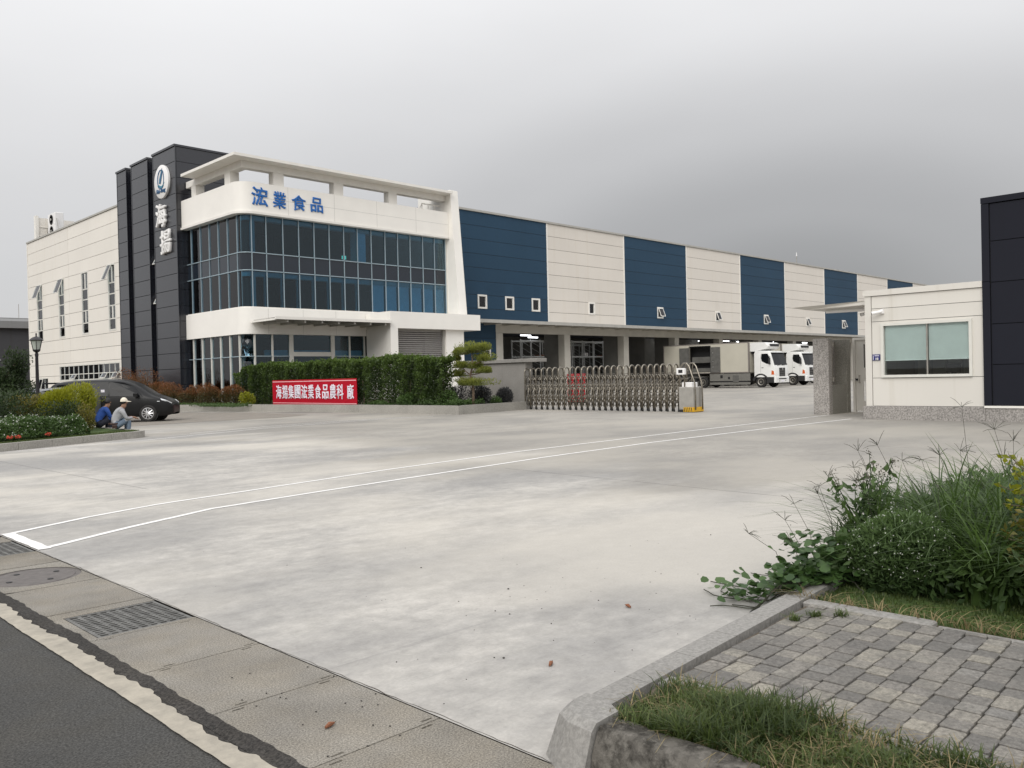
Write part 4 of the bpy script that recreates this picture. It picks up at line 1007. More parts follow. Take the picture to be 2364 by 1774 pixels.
# furniture inside, seen under the blinds
ds = thing('desk', 'desk with dark monitor behind the guardhouse window', 'desk', (26.2, 8.3, .2))
obj('desk_top', MB().box(25.6, 26.4, 7.4, 9.9, 1.18, 1.22), 'interior_light', ds)
for y in (7.45, 9.8): obj('desk_leg', MB().box(25.65, 26.35, y, y+.05, .2, 1.18), 'interior', ds)
mo = thing('monitor', 'dark monitor with rounded back on the guardhouse desk', 'monitor', (26.0, 8.2, 1.22))
obj('screen', MB().bbox(25.95, 26.02, 8.0, 8.4, 1.32, 1.58, .01), 'black', mo); obj('stand', MB().box(25.95, 26.08, 8.15, 8.25, 1.22, 1.34), 'black', mo)
cb_ = thing('cabinet', 'pale cabinet against the rear wall inside the guardhouse', 'cabinet', (28.6, 8.9, .2))
obj('carcass', MB().box(28.4, 28.84, 8.2, 10.1, .2, 2.3), 'interior_light', cb_)
for y in (8.25, 8.7, 9.15, 9.6): obj('cabinet_door', MB().box(28.37, 28.398, y, y+.41, .25, 2.25), 'guard_panel', cb_)
# canopy on the gate side
gc = obj('side_canopy', MB().add([(25.5, 10.325, 3.52), (25.5, 12.85, 3.47), (28.2, 12.85, 3.47), (28.2, 10.325, 3.52), (25.5, 10.325, 3.40), (25.7, 12.4, 3.38), (28.0, 12.4, 3.38), (28.2, 10.325, 3.40)], [(0, 1, 2, 3), (4, 7, 6, 5), (0, 4, 5, 1), (1, 5, 6, 2), (2, 6, 7, 3), (3, 7, 4, 0)]), 'guard_panel', gh)
obj('canopy_lamp', MB().tube([(26.2, 10.4, 3.30), (26.2, 12.0, 3.32)], .055, 10), 'sign_white', gc)
def cctv(label, p, d):
    t_ = thing('security_camera', label, 'camera', p, group='security cameras on the guardhouse')
    P = Vector(p); d = Vector(d).normalized()
    obj('housing', MB().tube([P, P+d*.20, P+d*.27], [.045, .05, .055], 12), 'sign_white', t_, smooth=40)
    obj('lens', MB().tube([P+d*.271, P+d*.278], .036, 12), 'black', t_)
    return t_, P
t_, P_ = cctv('white bullet camera on the guardhouse front above the window', (25.00, 9.80, 3.13), (-.45, .85, -.18))
obj('bracket', MB().box(25.02, 25.10, 9.76, 9.84, 3.07, 3.2).tube([(25.06, 9.8, 3.13), (25.0, 9.81, 3.13)], .025, 8), 'sign_white', t_)
t_, P_ = cctv('small white camera under the guardhouse side canopy', (26.5, 10.75, 3.22), (-.3, .9, -.2))
obj('bracket', MB().box(26.47, 26.53, 10.325, 10.75, 3.2, 3.24), 'sign_white', t_)
pq = thing('number_plaque', 'small blue house number plaque left of the guardhouse window', 'plaque', (25.08, 10.0, 1.72))
obj('plate', MB().bbox(25.068, 25.098, 9.895, 10.115, 1.72, 1.895, .004), 'plaque', pq)
put_glyph(glyph('18', .075, .075, .001, .02, 0), 'digits', 'sign_white', pq, (25.063, 9.975, 1.765), 'X')
obj('text_row', MB().box(25.062, 25.068, 9.92, 10.05, 1.845, 1.865), 'sign_pale', pq); obj('text_row', MB().box(25.062, 25.068, 10.08, 10.095, 1.74, 1.87), 'sign_pale', pq)

db = thing('dark_block', 'tall dark navy panelled block at the right edge', 'building', (29, 2, 0))
panels(db, 'X', 25.06, [6.95, 2.9, -1.2, -6][::-1], [.43, 1.52, 2.60, 3.71, 4.80, 5.80], [], 'navy_panel', gap=.02)
obj('wall_core', MB().box(25.10, 33, -6, 7.14, .36, 5.8), 'joint_black', db)
obj('corner_trim', MB().box(25.03, 25.2, 6.965, 7.15, .43, 3.73), 'navy_panel', db); obj('corner_trim', MB().box(25.03, 25.2, 6.965, 7.15, 3.742, 5.80), 'navy_panel', db)
obj('coping', MB().box(25.02, 33.1, -6.1, 7.155, 5.815, 5.97), 'navy_panel', db)
obj('drip_strip', MB().box(25.0, 25.1, -6, 7.14, .362, .42), 'white_trim', db)
obj('base_course', MB().box(25.03, 33, -6, 7.11, 0, .358), 'granite', db)

# gate pillar frame and the side door
gp = thing('gate_pillar', 'grey stone gate pillar with a tall open slot beside the guardhouse', 'pillar', (27.9, 12.6, 0))
obj('front_post', MB().bbox(27.14, 27.40, 12.38, 12.92, 0, 2.51, .01), 'granite', gp)
obj('rear_post', MB().bbox(28.52, 28.82, 12.38, 12.92, 0, 2.50, .01), 'granite_shaded', gp)
obj('low_wall', MB().box(27.402, 28.518, 12.40, 12.90, 0, .96), 'granite_shaded', gp)
obj('slot_lining', MB().box(27.75, 28.518, 12.80, 12.88, .962, 2.49), 'granite', gp)
for z in (1.12, 2.30): obj('hinge_bracket', MB().box(27.42, 28.0, 12.62, 12.66, z, z+.035).tube([(27.95, 12.6, z-.05), (27.95, 12.6, z+.10)], .045, 8), 'steel_dull', gp)
obj('slot_rail', MB().box(27.66, 27.70, 12.5, 12.54, .962, 2.48), 'steel', gp)
sdo = thing('side_door', 'white steel side door with rows of square holes beside the gate pillar', 'door', (29, 11.5, 0))
fr = MB(); fr.box(28.95, 29.1, 12.28, 12.36, 0, 2.55).box(28.95, 29.1, 10.4, 10.48, 0, 2.55).box(28.95, 29.1, 10.48, 12.28, 2.47, 2.55)
obj('door_frame', fr, 'guard_panel', sdo)
hs = []
for i in range(5):
    for j in range(11): y = 11.98-.1*i; z = 1.52+.075*j; hs.append((y-.03, y+.03, z, z+.05))
    for j in range(9): y = 11.98-.1*i; z = .38+.08*j; hs.append((y-.03, y+.03, z, z+.052))
lf = MB()
for r_ in rects_minus((10.49, 12.27, .05, 2.46), hs): lf.box(29.0, 29.04, *r_)
obj('door_leaf', lf, 'guard_panel', sdo)
obj('handle', MB().tube([(28.95, 12.14, 1.02), (28.95, 12.14, 1.24)], .014, 8).box(28.94, 29.0, 12.12, 12.16, 1.0, 1.03).box(28.94, 29.0, 12.12, 12.16, 1.23, 1.26), 'steel_dull', sdo)
obj('lock_box', MB().box(28.93, 29.0, 12.20, 12.26, 1.09, 1.15), 'black', sdo)

# ================================================================== GATE, WALL, PLANTER
gt = thing('retractable_gate', 'long retractable stainless gate of rounded arches closing the yard entrance', 'gate', (27.5, 22.3, 0))
ys = [26.5]
while ys[-1] > 18.6: ys.append(ys[-1]-.345+.0022*(len(ys)))
XA, XB, HT = 27.34, 27.66, 1.83
arch = MB(); rA = (XB-XA)/2
pts = [(-rA, 0, .10), (-rA, 0, .8), (-rA, 0, HT-rA)]+[(-rA*math.cos(R(t)), 0, HT-rA+rA*math.sin(R(t))) for t in range(20, 180, 20)]+[(rA, 0, HT-rA), (rA, 0, .8), (rA, 0, .10)]
arch.tube(pts, .031, 8)
first = None
link_ = None
for k, y in enumerate(ys):
    if first is None:
        first = obj('arch', arch, 'steel', gt, smooth=True, local=True)
        first.location = (0, y-22.3, 0)
        wm = MB()
        wm.lathe([(.05, -.015), (.05, .015)], (0, 0, .05), 12, 'y').box(-.03, .03, -.02, .02, .05, .12)
        wheel = obj('wheel', wm, 'rubber', gt, local=True); wheel.location = (-rA, y-22.3, 0); inst(wheel, 'wheel', gt, (rA, y-22.3, 0))
        sp_ = MB(); dy = -.335
        for s in (-rA+.035, rA-.035):
            for z0, z1 in ((.22, .74), (.74, 1.22)):
                sp_.tube([(s, 0, z0), (s, dy*.5, (z0+z1)/2+.02), (s, dy, z1)], .021, 6); sp_.tube([(s+.02, 0, z1), (s+.02, dy*.5, (z0+z1)/2-.02), (s+.02, dy, z0)], .021, 6)
            sp_.tube([(s, 0, 1.22), (s, dy*.3, 1.40), (s, dy*.5, 1.45), (s, dy*.75, 1.34), (s, dy, 1.18)], .022, 6); sp_.tube([(s, dy*.5, .15), (s, dy*.5, 1.1)], .018, 6)
        for z in (.22, .74, 1.22): sp_.tube([(-rA, 0, z), (rA, 0, z)], .014, 6)
        sp_.tube([(-rA, 0, 1.50), (rA, 0, 1.50)], .012, 6)
        link_ = obj('scissor_link', sp_, 'steel', gt, smooth=True, local=True); link_.location = (0, y-22.3, 0)
    else:
        inst(first, 'arch', gt, (0, y-22.3, 0)); inst(wheel, 'wheel', gt, (-rA, y-22.3, 0)); inst(wheel, 'wheel', gt, (rA, y-22.3, 0)); inst(link_, 'scissor_link', gt, (0, y-22.3, 0))
# drive head with the tapering tubes, display and hazard stripes
Yh0, Yh1 = 17.62, 18.28
hd = obj('drive_box', MB().bbox(27.2, 27.8, Yh0+.02, Yh1, .10, .95, .02), 'steel_light', gt)
obj('skirt', MB().box(27.16, 27.84, Yh0, Yh1+.02, .0, .10), 'black', gt)
st = MB()
obj('hazard_plate', MB().box(27.14, 27.16, Yh0, Yh0+.42, .02, .19).box(27.16, 27.84, Yh0-.02, Yh0, .02, .19), 'yellow', gt)
for k in range(5): st.add([(27.136, Yh0+.03+k*.08, .03), (27.136, Yh0+.065+k*.08, .03), (27.136, Yh0+.085+k*.08, .18), (27.136, Yh0+.05+k*.08, .18)], [(0, 1, 2, 3)])
obj('hazard_stripe', st, 'black', gt)
for x in (27.26, 27.74):
    tb = [(x, 18.28, .5), (x, 18.26, 1.5), (x, 18.2, 1.72), (x, 18.08, 1.84), (x, 17.95, 1.84), (x, 17.84, 1.72), (x, 17.72, 1.4), (x, 17.6, 1.1), (x, 17.58, .6), (x, 17.58, .1)]
    obj('head_tube', MB().tube(tb, .03, 8), 'steel', gt, smooth=True)
    obj('head_tube', MB().tube([(x, 18.05, .9), (x, 18.03, 1.5), (x, 17.98, 1.78), (x, 17.9, 1.84)], .026, 8), 'steel', gt, smooth=True)
for z in (.95, 1.25, 1.55): obj('head_rung', MB().tube([(27.26, 18.2, z), (27.74, 18.2, z)], .018, 6), 'steel', gt)
dp = obj('display', MB().bbox(27.16, 27.30, 17.98, 18.34, 1.42, 1.66, .01), 'sign_white', gt); obj('display_screen', MB().box(27.15, 27.16, 18.06, 18.24, 1.48, 1.60), 'black', dp)
obj('inner_box', MB().bbox(27.3, 27.7, 17.75, 18.2, .95, 1.12, .02), 'sign_white', gt)

gwl = thing('stone_wall', 'grey stone wall with a projecting cap slab between planter and gate', 'wall', (27.6, 29, 0))
for y0, y1 in ((26.5, 28.0), (28.0, 29.5), (29.5, 31.0)): obj('stone_panel', MB().box(27.40, 27.85, y0+.004, y1-.004, 0, 2.12), 'wall_grey', gwl)
obj('cap_slab', MB().bbox(27.28, 27.95, 25.70, 31.1, 2.123, 2.28, .012), 'wall_grey', gwl)

pw = thing('planter_wall', 'low grey stone kerb wall round the planting bed before the office', 'planter', (22.3, 38, 0))
KP = [(27.36, 26.45), (25.0, 26.08), (22.72, 25.78), (22.60, 29.0), (22.45, 32.4), (22.05, 35.8), (21.4, 39.3), (20.75, 42.8), (19.75, 45.2), (18.9, 50), (18.2, 56), (17.8, 64)]
for a, b in zip(KP[:-1], KP[1:]):
    d = (Vector(b)-Vector(a)).normalized(); a2 = Vector(a)+d*.004; b2 = Vector(b)-d*.004
    obj('kerb_stone', MB().sweep([tuple(a2), tuple(b2)], -.22, 0, 0, .36), 'kerb_grey', pw)
struct('planting_bed', MB().prism([(27.38, 26.6), (22.85, 25.95), (22.75, 29), (22.6, 32.4), (22.2, 35.8), (21.55, 39.3), (20.9, 42.8), (19.9, 45.2), (19.1, 50), (18.4, 56), (18, 64), (22.9, 64), (22.9, 45.6), (23.5, 44.6), (31.5, 44.6), (31.5, 31), (27.38, 31)], .0, .26), 'soil', base=False)
struct('paved_strip', MB().sheet([(17.4, 64), (18.1, 50), (18.95, 45), (20.1, 42.5), (20.75, 39), (21.5, 35.0), (22.4, 34), (20.2, 46), (18.4, 64)], .008), 'apron', base=False)

bn = thing('red_banner', 'red banner with eleven white characters standing behind the planter kerb', 'banner', (22.75, 36.7, .262))
obj('cloth', MB().box(22.74, 22.77, 32.90, 40.55, .285, 1.572), 'red', bn)
obj('stripe', MB().box(22.732, 22.74, 32.93, 40.52, 1.465, 1.505), 'sign_pink', bn); obj('stripe', MB().box(22.732, 22.74, 32.93, 40.52, .375, .41), 'sign_pink', bn)
for y in (33.1, 36.7, 40.3): obj('stake', MB().box(22.772, 22.81, y, y+.04, .262, 1.55), 'bark', bn)
cyy = [39.17, 38.56, 37.97, 37.36, 36.74, 36.13, 35.50, 34.86, 34.22, 33.62, 32.78]
for k, ch in enumerate('海揚集團浤業食品農科廠'):
    put_glyph(glyph(ch, .54, .70, .012, .013, .012, .5, k), 'character', 'sign_pale', bn, (22.728, cyy[k]*1.0185, .957), 'X')

# ================================================================== VEHICLES
MT['car_black'] = simple('car_black', (.004, .004, .0045), .4, .1, 2, kind='obj', spec=.35, coat=.08)
MT['car_silver'] = simple('car_silver', (.22, .23, .24), .3, .06, 2, kind='obj', metal=.5, coat=.5)
MT['car_blue'] = simple('car_blue', (.025, .030, .045), .3, .06, 2, kind='obj', coat=.5)
MT['car_glass'] = simple('car_glass', (.008, .009, .011), .08, .1, 2, kind='obj', spec=.22)
MT['alloy'] = simple('alloy', (.62, .62, .63), .3, .06, 8, kind='obj', metal=.7)
MT['headlamp'] = simple('headlamp', (.70, .72, .74), .12, .05, 8, kind='obj', coat=.8)
MT['amber'] = simple('amber', (.62, .12, .03), .25, .08, 8, kind='obj')
MT['truck_white'] = simple('truck_white', (.76, .76, .74), .35, .04, 1.5, kind='obj', coat=.3)
MT['box_cream'] = simple('box_cream', (.50, .475, .40), .5, .05, .8, kind='obj')
MT['box_edge'] = simple('box_edge', (.20, .18, .165), .6, .1, 4, kind='obj')
MT['truck_grey'] = simple('truck_grey', (.17, .165, .15), .5, .12, 4, kind='obj')
MT['door_grey'] = simple('door_grey', (.11, .108, .10), .55, .2, 3, kind='obj')
MT['chassis'] = simple('chassis', (.022, .022, .023), .7, .2, 6, kind='obj')

def loft(mb, secs, close=True):
    n = len(secs[0]); o = len(mb.v)
    for s in secs: mb.v += [tuple(p) for p in s]
    for i in range(len(secs)-1):
        for k in range(n-1): mb.f.append((o+i*n+k, o+i*n+k+1, o+(i+1)*n+k+1, o+(i+1)*n+k)); mb.mi.append(mb.cur)
    if close:
        mb.f.append(tuple(o+k for k in range(n-1, -1, -1))); mb.mi.append(mb.cur); e = o+(len(secs)-1)*n; mb.f.append(tuple(e+k for k in range(n))); mb.mi.append(mb.cur)
    return mb
def car_wheel(parent, x, y, r, side, spokes=10):
    w_ = obj('wheel', MB().lathe([(r*.62, -.10), (r*.9, -.105), (r, -.07), (r, .07), (r*.9, .105), (r*.62, .10)], (x, y, r), 28, 'y'), 'rubber', parent, smooth=40, local=True)
    o_ = y+side*.085; rm = MB()
    rm.lathe([(r*.66, 0), (r*.70, side*.022), (r*.64, side*.024), (r*.60, side*.004)], (x, o_, r), 28, 'y')
    for k in range(spokes):
        an = 2*math.pi*k/spokes; c, s = math.cos(an), math.sin(an)
        rm.tube([(x+c*r*.10, o_+side*.012, r+s*r*.10), (x+c*r*.64, o_+side*.016, r+s*r*.64)], [.030, .020], 5)
    rm.lathe([(r*.17, 0), (r*.15, side*.03)], (x, o_, r), 14, 'y')
    obj('rim', rm, 'alloy', w_, local=True)
    obj('hub_face', MB().lathe([(r*.63, 0), (r*.63, side*.003)], (x, o_-side*.02, r), 20, 'y'), 'black', w_, local=True)
def car(name, label, cat, loc, rz, st, paint, wheels, r, group, glassbands, mirror=None, lamp=None, spoiler=None):
    # st: stations (x, z_sill, z_belt, z_roof, half width at belt, half width at roof)
    t = thing(name, label, cat, loc, rz, group); WLOC[t.name] = (0, 0, 0)
    secs = []
    for x, zs, zb, zr, wb, wr in st:
        half = [(wb*.93, zs), (wb*.99, zs+.12), (wb*1.0, zs+(zb-zs)*.55), (wb*.985, zb), (wb*.5+wr*.5, zb+(zr-zb)*.55), (wr, zr-(zr-zb)*.10), (wr*.82, zr-.01*(zr > zb+.1)), (wr*.4, zr+.012)]
        secs.append([(x, -y, z) for y, z in half]+[(x, y, z) for y, z in half[::-1]])
    mb = MB(); loft(mb, secs); body = obj('body', mb, paint, t, smooth=38, local=True)
    body.modifiers.new('sub', 'SUBSURF').levels = 1; body.modifiers['sub'].render_levels = 2
    for (x, y) in wheels:
        car_wheel(t, x, y, r, -1 if y < 0 else 1)
        obj('wheel_arch', MB().lathe([(r*1.16, -.012), (r*1.16, .012)], (x, y+(-.012 if y < 0 else .012), r*1.02), 26, 'y'), 'black', body, local=True)
    def surf(x, f):  # point on the side between belt (f=0) and roof edge (f=1)
        for a, b in zip(st[:-1], st[1:]):
            if a[0] <= x <= b[0]:
                k = (x-a[0])/(b[0]-a[0]); zs, zb, zr, wb, wr = [a[i]+(b[i]-a[i])*k for i in range(1, 6)]
                w_ = wb*.985+(wr-wb*.985)*f*.95; return w_, zb+(zr-zb)*f*.88
        return .8, 1
    for pts in glassbands:
        for s in (-1, 1):
            g = MB(); g.add([(x, s*(surf(x, f_)[0]+.014), surf(x, f_)[1]) for x, f_ in pts], [tuple(range(len(pts)))])
            obj('side_window', g, 'car_glass', body, local=True)
    if lamp:
        for s in (-1, 1):
            obj('headlight', MB().add([(p[0], s*p[1], p[2]) for p in lamp], [tuple(range(len(lamp)))]), 'headlamp', t, local=True)
    if mirror:
        for s in (-1, 1):
            x, y, z = mirror
            obj('mirror', MB().bbox(x-.06, x+.10, s*y-.09, s*y+.09, z, z+.16, .03), paint, t, local=True)
    if spoiler: obj('rear_spoiler', MB().bbox(*spoiler, .02), paint, t, local=True)
    return t
van_st = [(-2.42, .42, .95, 1.02, .62, .60), (-2.38, .28, .98, 1.35, .80, .66), (-2.25, .24, 1.02, 1.60, .87, .68), (-1.9, .22, 1.04, 1.69, .895, .69), (-1.0, .20, 1.04, 1.745, .90, .70), (0.0, .20, 1.03, 1.75, .90, .70), (.55, .20, 1.02, 1.70, .90, .69), (1.0, .20, 1.00, 1.52, .895, .66), (1.35, .21, .98, 1.26, .885, .66), (1.62, .22, .96, 1.07, .87, .66), (1.95, .22, .90, .97, .84, .62), (2.2, .23, .80, .86, .76, .55), (2.36, .28, .66, .70, .60, .45), (2.40, .35, .55, .57, .45, .40)]
vb = [[(-2.1, .08), (-1.1, .06), (-1.1, .96), (-2.0, .92)], [(-1.02, .06), (-.05, .06), (-.05, .97), (-1.02, .96)], [(.03, .06), (1.28, .12), (.92, .90), (.5, .97), (.03, .97)]]
van_head = math.atan2(-.60, .80)
vx, vy = 14.1-1.43*math.cos(van_head)-.9*math.cos(van_head+math.pi/2)*-1*0, 34.3
fwd = Vector((math.cos(van_head), math.sin(van_head))); lft = Vector((-fwd.y, fwd.x))
vp = Vector((13.88, 34.66))-fwd*1.46+lft*.80
car('minivan', 'black minivan parked behind the two seated people', 'van', (vp.x, vp.y, .004), van_head, van_st, 'car_black', [(1.46, -.80), (1.46, .80), (-1.45, -.80), (-1.45, .80)], .335, 'vehicles in the parking lot', vb, (1.02, 1.0, 1.02),
    [(1.93, .80, .93), (2.18, .735, .845), (2.33, .58, .74), (2.30, .60, .70), (2.16, .76, .79), (1.98, .835, .86)], (-2.62, -2.2, -.6, .6, 1.60, 1.66))
vc = [o for o in COL.objects if o.name == 'minivan'][0]
obj('indicator', MB().box(1.82, 1.92, -.885, -.868, .80, .83), 'headlamp', vc, local=True)
for x in (.02, -.10): obj('door_handle', MB().bbox(x-.09+(x < 0)*-.12, x+.05+(x < 0)*-.12, -.925, -.90, .86, .89, .006), 'car_black', vc, local=True)
obj('window_sticker', MB().box(-.32, -.18, -.845, -.842, 1.18, 1.33), 'sign_pale', vc, local=True)
hat_st = [(-1.95, .4, .85, .9, .6, .55), (-1.9, .25, .88, 1.15, .78, .58), (-1.6, .2, .92, 1.40, .83, .6), (-.8, .2, .92, 1.47, .84, .62), (.1, .2, .92, 1.44, .84, .62), (.6, .2, .91, 1.22, .84, .6), (.95, .2, .90, 1.0, .83, .6), (1.5, .21, .80, .86, .79, .58), (1.85, .25, .66, .70, .66, .5), (1.92, .35, .55, .57, .5, .4)]
hb_ = [[(-1.5, .06), (-.5, .05), (-.5, .96), (-1.4, .92)], [(-.42, .05), (.72, .08), (.35, .9), (-.42, .97)]]
lampq = [(1.45, .78, .82), (1.72, .70, .74), (1.80, .6, .66), (1.6, .74, .66)]
car('hatchback', 'silver hatchback mostly hidden behind the yellow shrubs', 'car', (10.9, 36.9, .004), math.atan2(.72, -.70), hat_st, 'car_silver', [(1.2, -.74), (1.2, .74), (-1.2, -.74), (-1.2, .74)], .30, 'vehicles in the parking lot', hb_, (.55, .93, .95), lampq)
car('hatchback', 'dark hatchback roof showing just above the silver car', 'car', (10.7, 41.8, .004), math.atan2(.72, -.70), hat_st, 'car_blue', [(1.2, -.74), (1.2, .74), (-1.2, -.74), (-1.2, .74)], .30, 'vehicles in the parking lot', hb_, (.55, .93, .95), lampq)

# --- refrigerated box trucks. local x forward, y left, front axle at x = 0
def truck(label, loc, rz, doors_open=True):
    t = thing('box_truck', label, 'truck', loc, rz, 'white box trucks at the docks'); WLOC[t.name] = (0, 0, 0)
    W = 1.245
    def P(name, mb, mat, par=t, **k): return obj(name, mb, mat, par, local=True, **k)
    # cab: side profile lofted across with rounded corners
    prof = [(-.60, .92), (-.60, 3.05), (-.52, 3.20), (.0, 3.27), (.72, 3.22), (.92, 3.12), (1.10, 2.55), (1.28, 1.95), (1.36, 1.75), (1.38, 1.05), (1.38, .92)]
    secs = []
    for y, sx, sz in ((-W, .955, -.05), (-W+.03, .985, -.015), (-W+.14, 1.0, 0), (0, 1.02, .015), (W-.14, 1.0, 0), (W-.03, .985, -.015), (W, .955, -.05)):
        secs.append([((x+.6)*sx-.6, y, z+(sz if z > 2.9 else 0)) for x, z in prof])
    cab = P('cab', loft(MB(), secs), 'truck_white', smooth=35)
    P('windshield', MB().add([(1.135, -W+.13, 1.98+.02), (1.165, -W+.3, 2.0), (1.185, 0, 2.0), (1.165, W-.3, 2.0), (1.135, W-.13, 2.0), (.945, W-.15, 2.98), (.985, 0, 3.0), (.945, -W+.15, 2.98)][0:0] +
      [(1.30, -W+.10, 1.97), (1.325, 0, 1.97), (1.30, W-.10, 1.97), (.975, W-.12, 3.0), (1.0, 0, 3.02), (.975, -W+.12, 3.0)], [(0, 1, 4, 5), (1, 2, 3, 4)]), 'car_glass', cab)
    P('roof_visor', MB().bbox(.93, 1.08, -W+.1, W-.1, 3.0, 3.07, .02), 'chassis', cab)
    for s in (-1, 1):
        P('side_window', MB().add([(x, s*(W+.006), z) for x, z in ((.05, 2.62), (.12, 2.98), (.70, 2.98), (.92, 2.55), (.98, 2.05), (.60, 2.08), (.12, 2.32))], [tuple(range(7))]), 'car_glass', cab)
        P('mirror', MB().bbox(.86, 1.0, s*(W+.16)-.09, s*(W+.16)+.09, 2.05, 2.62, .03).bar((.9, s*W, 2.75), (.93, s*(W+.16), 2.6), .03).bar((.9, s*W, 2.0), (.93, s*(W+.16), 2.08), .03), 'chassis', cab)
        P('door_handle', MB().box(.10, .28, s*(W+.003)-.015, s*(W+.003)+.015, 1.72, 1.77), 'chassis', cab)
        P('door_gap', MB().box(.0, .012, s*W-.004, s*W+.004, 1.2, 2.95), 'chassis', cab)
        # corner lamp, bumper lamp
        P('indicator', MB().add([(1.02, s*(W+.006), 1.12), (1.30, s*(W+.004), 1.12), (1.385, s*(W-.14), 1.12), (1.385, s*(W-.22), 1.22), (1.26, s*(W+.002), 1.42), (1.06, s*(W+.006), 1.52)], [(0, 1, 4, 5), (1, 2, 3, 4)]), 'amber', cab)
        P('headlight', MB().bbox(1.41, 1.45, s*.92-.16, s*.92+.16, .70, .82, .01), 'headlamp', t)
        P('step', MB().bbox(.55, 1.30, s*(W-.10)-.10, s*(W-.10)+.10, .42, .92, .03), 'chassis', t)
        # mudguard arch over the front wheel
        ar = MB(); n = 9
        sec = []
        for k in range(n+1):
            an = R(8+164*k/n); sec.append([(math.cos(an)*.60, s*(W-.38), .50+math.sin(an)*.60), (math.cos(an)*.60, s*W, .50+math.sin(an)*.60), (math.cos(an)*.78, s*(W+.004), .50+math.sin(an)*.74), (math.cos(an)*.78, s*(W-.38), .50+math.sin(an)*.74)])
        P('mudguard', loft(ar, sec), 'chassis', t, smooth=35)
    gr = MB().bbox(1.385, 1.43, -.52, .52, .98, 1.72, .02); grille = P('grille', gr, 'chassis', cab)
    for z in (1.12, 1.30, 1.48): P('grille_bar', MB().box(1.43, 1.445, -.48, .48, z, z+.03), 'truck_grey', grille)
    P('badge', MB().lathe([(.10, 0), (.10, .02), (.07, .022), (.07, .0)], (1.44, 0, 1.60), 18, 'x'), 'alloy', grille)
    P('wiper', MB().bar((1.345, -.75, 1.93), (1.36, -.1, 1.99), .025).bar((1.345, .05, 1.93), (1.36, .7, 1.99), .025), 'black', cab)
    P('bumper', MB().bbox(1.18, 1.44, -W, W, .42, .94, .05), 'truck_white', t)
    P('air_intake', MB().box(1.44, 1.448, -.7, .7, .70, .80), 'chassis', t); P('number_plate', MB().box(1.442, 1.452, -.2, .2, .50, .62), 'sign_pale', t)
    for s in (-1, 1): P('fog_lamp', MB().lathe([(.05, 0), (.05, .012)], (1.44, s*.55, .56), 12, 'x'), 'black', t)
    # chassis, wheels
    P('chassis_frame', MB().box(-10.3, 1.1, -.45, .45, .62, .90), 'chassis', t)
    for x in (0, -5.9, -7.2):
        for s in (-1, 1):
            w_ = P('wheel', MB().lathe([(.30, -.14), (.46, -.145), (.50, -.10), (.50, .10), (.46, .145), (.30, .14)], (x, s*(W-.17), .50), 26, 'y'), 'rubber', t, smooth=40)
            P('rim', MB().lathe([(.31, -.0), (.30, s*.04), (.24, s*.03), (.17, -s*.03), (.12, -s*.03), (.10, s*.05), (.04, s*.05)], (x, s*(W-.05), .50), 22, 'y'), 'steel_dull', w_, smooth=40)
    # box body with side door opening on the near side
    X0, X1, Z0, Z1 = -10.25, -1.12, 1.36, 4.08; D0, D1, DZ = -7.30, -5.06, 3.86
    bx = MB(); bx.box(X0, X1, W-.06, W, Z0, Z1); bx.box(X0, X1, -W+.06, W-.06, Z1-.08, Z1); bx.box(X0, X1, -W+.06, W-.06, Z0, Z0+.1); bx.box(X1-.06, X1, -W+.06, W-.06, Z0+.1, Z1-.08); bx.box(X0, X0+.06, -W+.06, W-.06, Z0+.1, Z1-.08)
    holes_ = [(D0, D1, Z0+.06, DZ)] if doors_open else []
    for a in rects_minus((X0, X1, Z0, Z1), holes_): bx.box(a[0], a[1], -W, -W+.06, a[2], a[3])
    box_ = P('cargo_box', bx, 'box_cream', t)
    ed = MB()
    for z in (Z0-.02, Z1-.06): ed.box(X0-.015, X1+.015, -W-.018, -W-.002, z, z+.08); ed.box(X0-.015, X1+.015, W+.002, W+.018, z, z+.08)
    for x in (X0-.015, X1-.09): ed.box(x, x+.10, -W-.02, -W-.003, Z0+.07, Z1-.07)
    for y in (-W, W-.1): ed.box(X1+.002, X1+.02, y, y+.1, Z0, Z1)
    P('edge_rail', ed, 'box_edge', box_)
    if doors_open:
        P('dark_sheet', MB().box(D0-1.2, D1+1.2, -.2, -.15, Z0+.1, Z1-.1), 'chassis', box_)  # near-black sheet added in the doorway to paint the box's shaded inside
        for z, h in ((2.35, .55), (1.5, .35)): P('shelf_load', MB().box(D0+.05, D1-.05, -.9, -.3, z, z+h), 'door_grey', box_)
        P('door_surround', MB().box(D0-.06, D0, -W-.03, -W-.002, Z0, DZ+.06).box(D1, D1+.05, -W-.03, -W-.002, Z0, DZ+.06).box(D0, D1, -W-.03, -W-.002, DZ, DZ+.06), 'chassis', box_)
        P('side_door', MB().bbox(D1+.06, D1+1.06, -W-.10, -W-.035, Z0+.07, DZ-.1, .012), 'door_grey', box_)
        P('side_door', MB().bbox(D0-1.1, D0-.07, -W-.10, -W-.035, Z0+.1, DZ-.08, .012), 'door_grey', box_)
        for z in (1.9, 3.2, 2.4): P('door_latch', MB().box(D1+.3, D1+.36, -W-.13, -W-.10, z, z+.06), 'alloy', box_)
    sk = P('side_skirt', MB().box(-5.15, -1.02, -W-.01, -W+.03, .62, 1.28).box(-5.15, -1.02, -W-.01, -W+.03, .28, .50), 'truck_grey', t)
    P('side_skirt', MB().box(-5.15, -1.02, W-.03, W+.01, .35, 1.28), 'truck_grey', t)
    P('tool_box', MB().bbox(-2.75, -2.15, -W-.06, -W-.01, .5, 1.12, .02), 'door_grey', sk)
    P('vent', MB().box(-4.05, -3.8, -W-.02, -W-.008, .88, 1.16).box(-3.25, -3.05, -W-.02, -W-.008, .78, 1.0), 'black', sk)
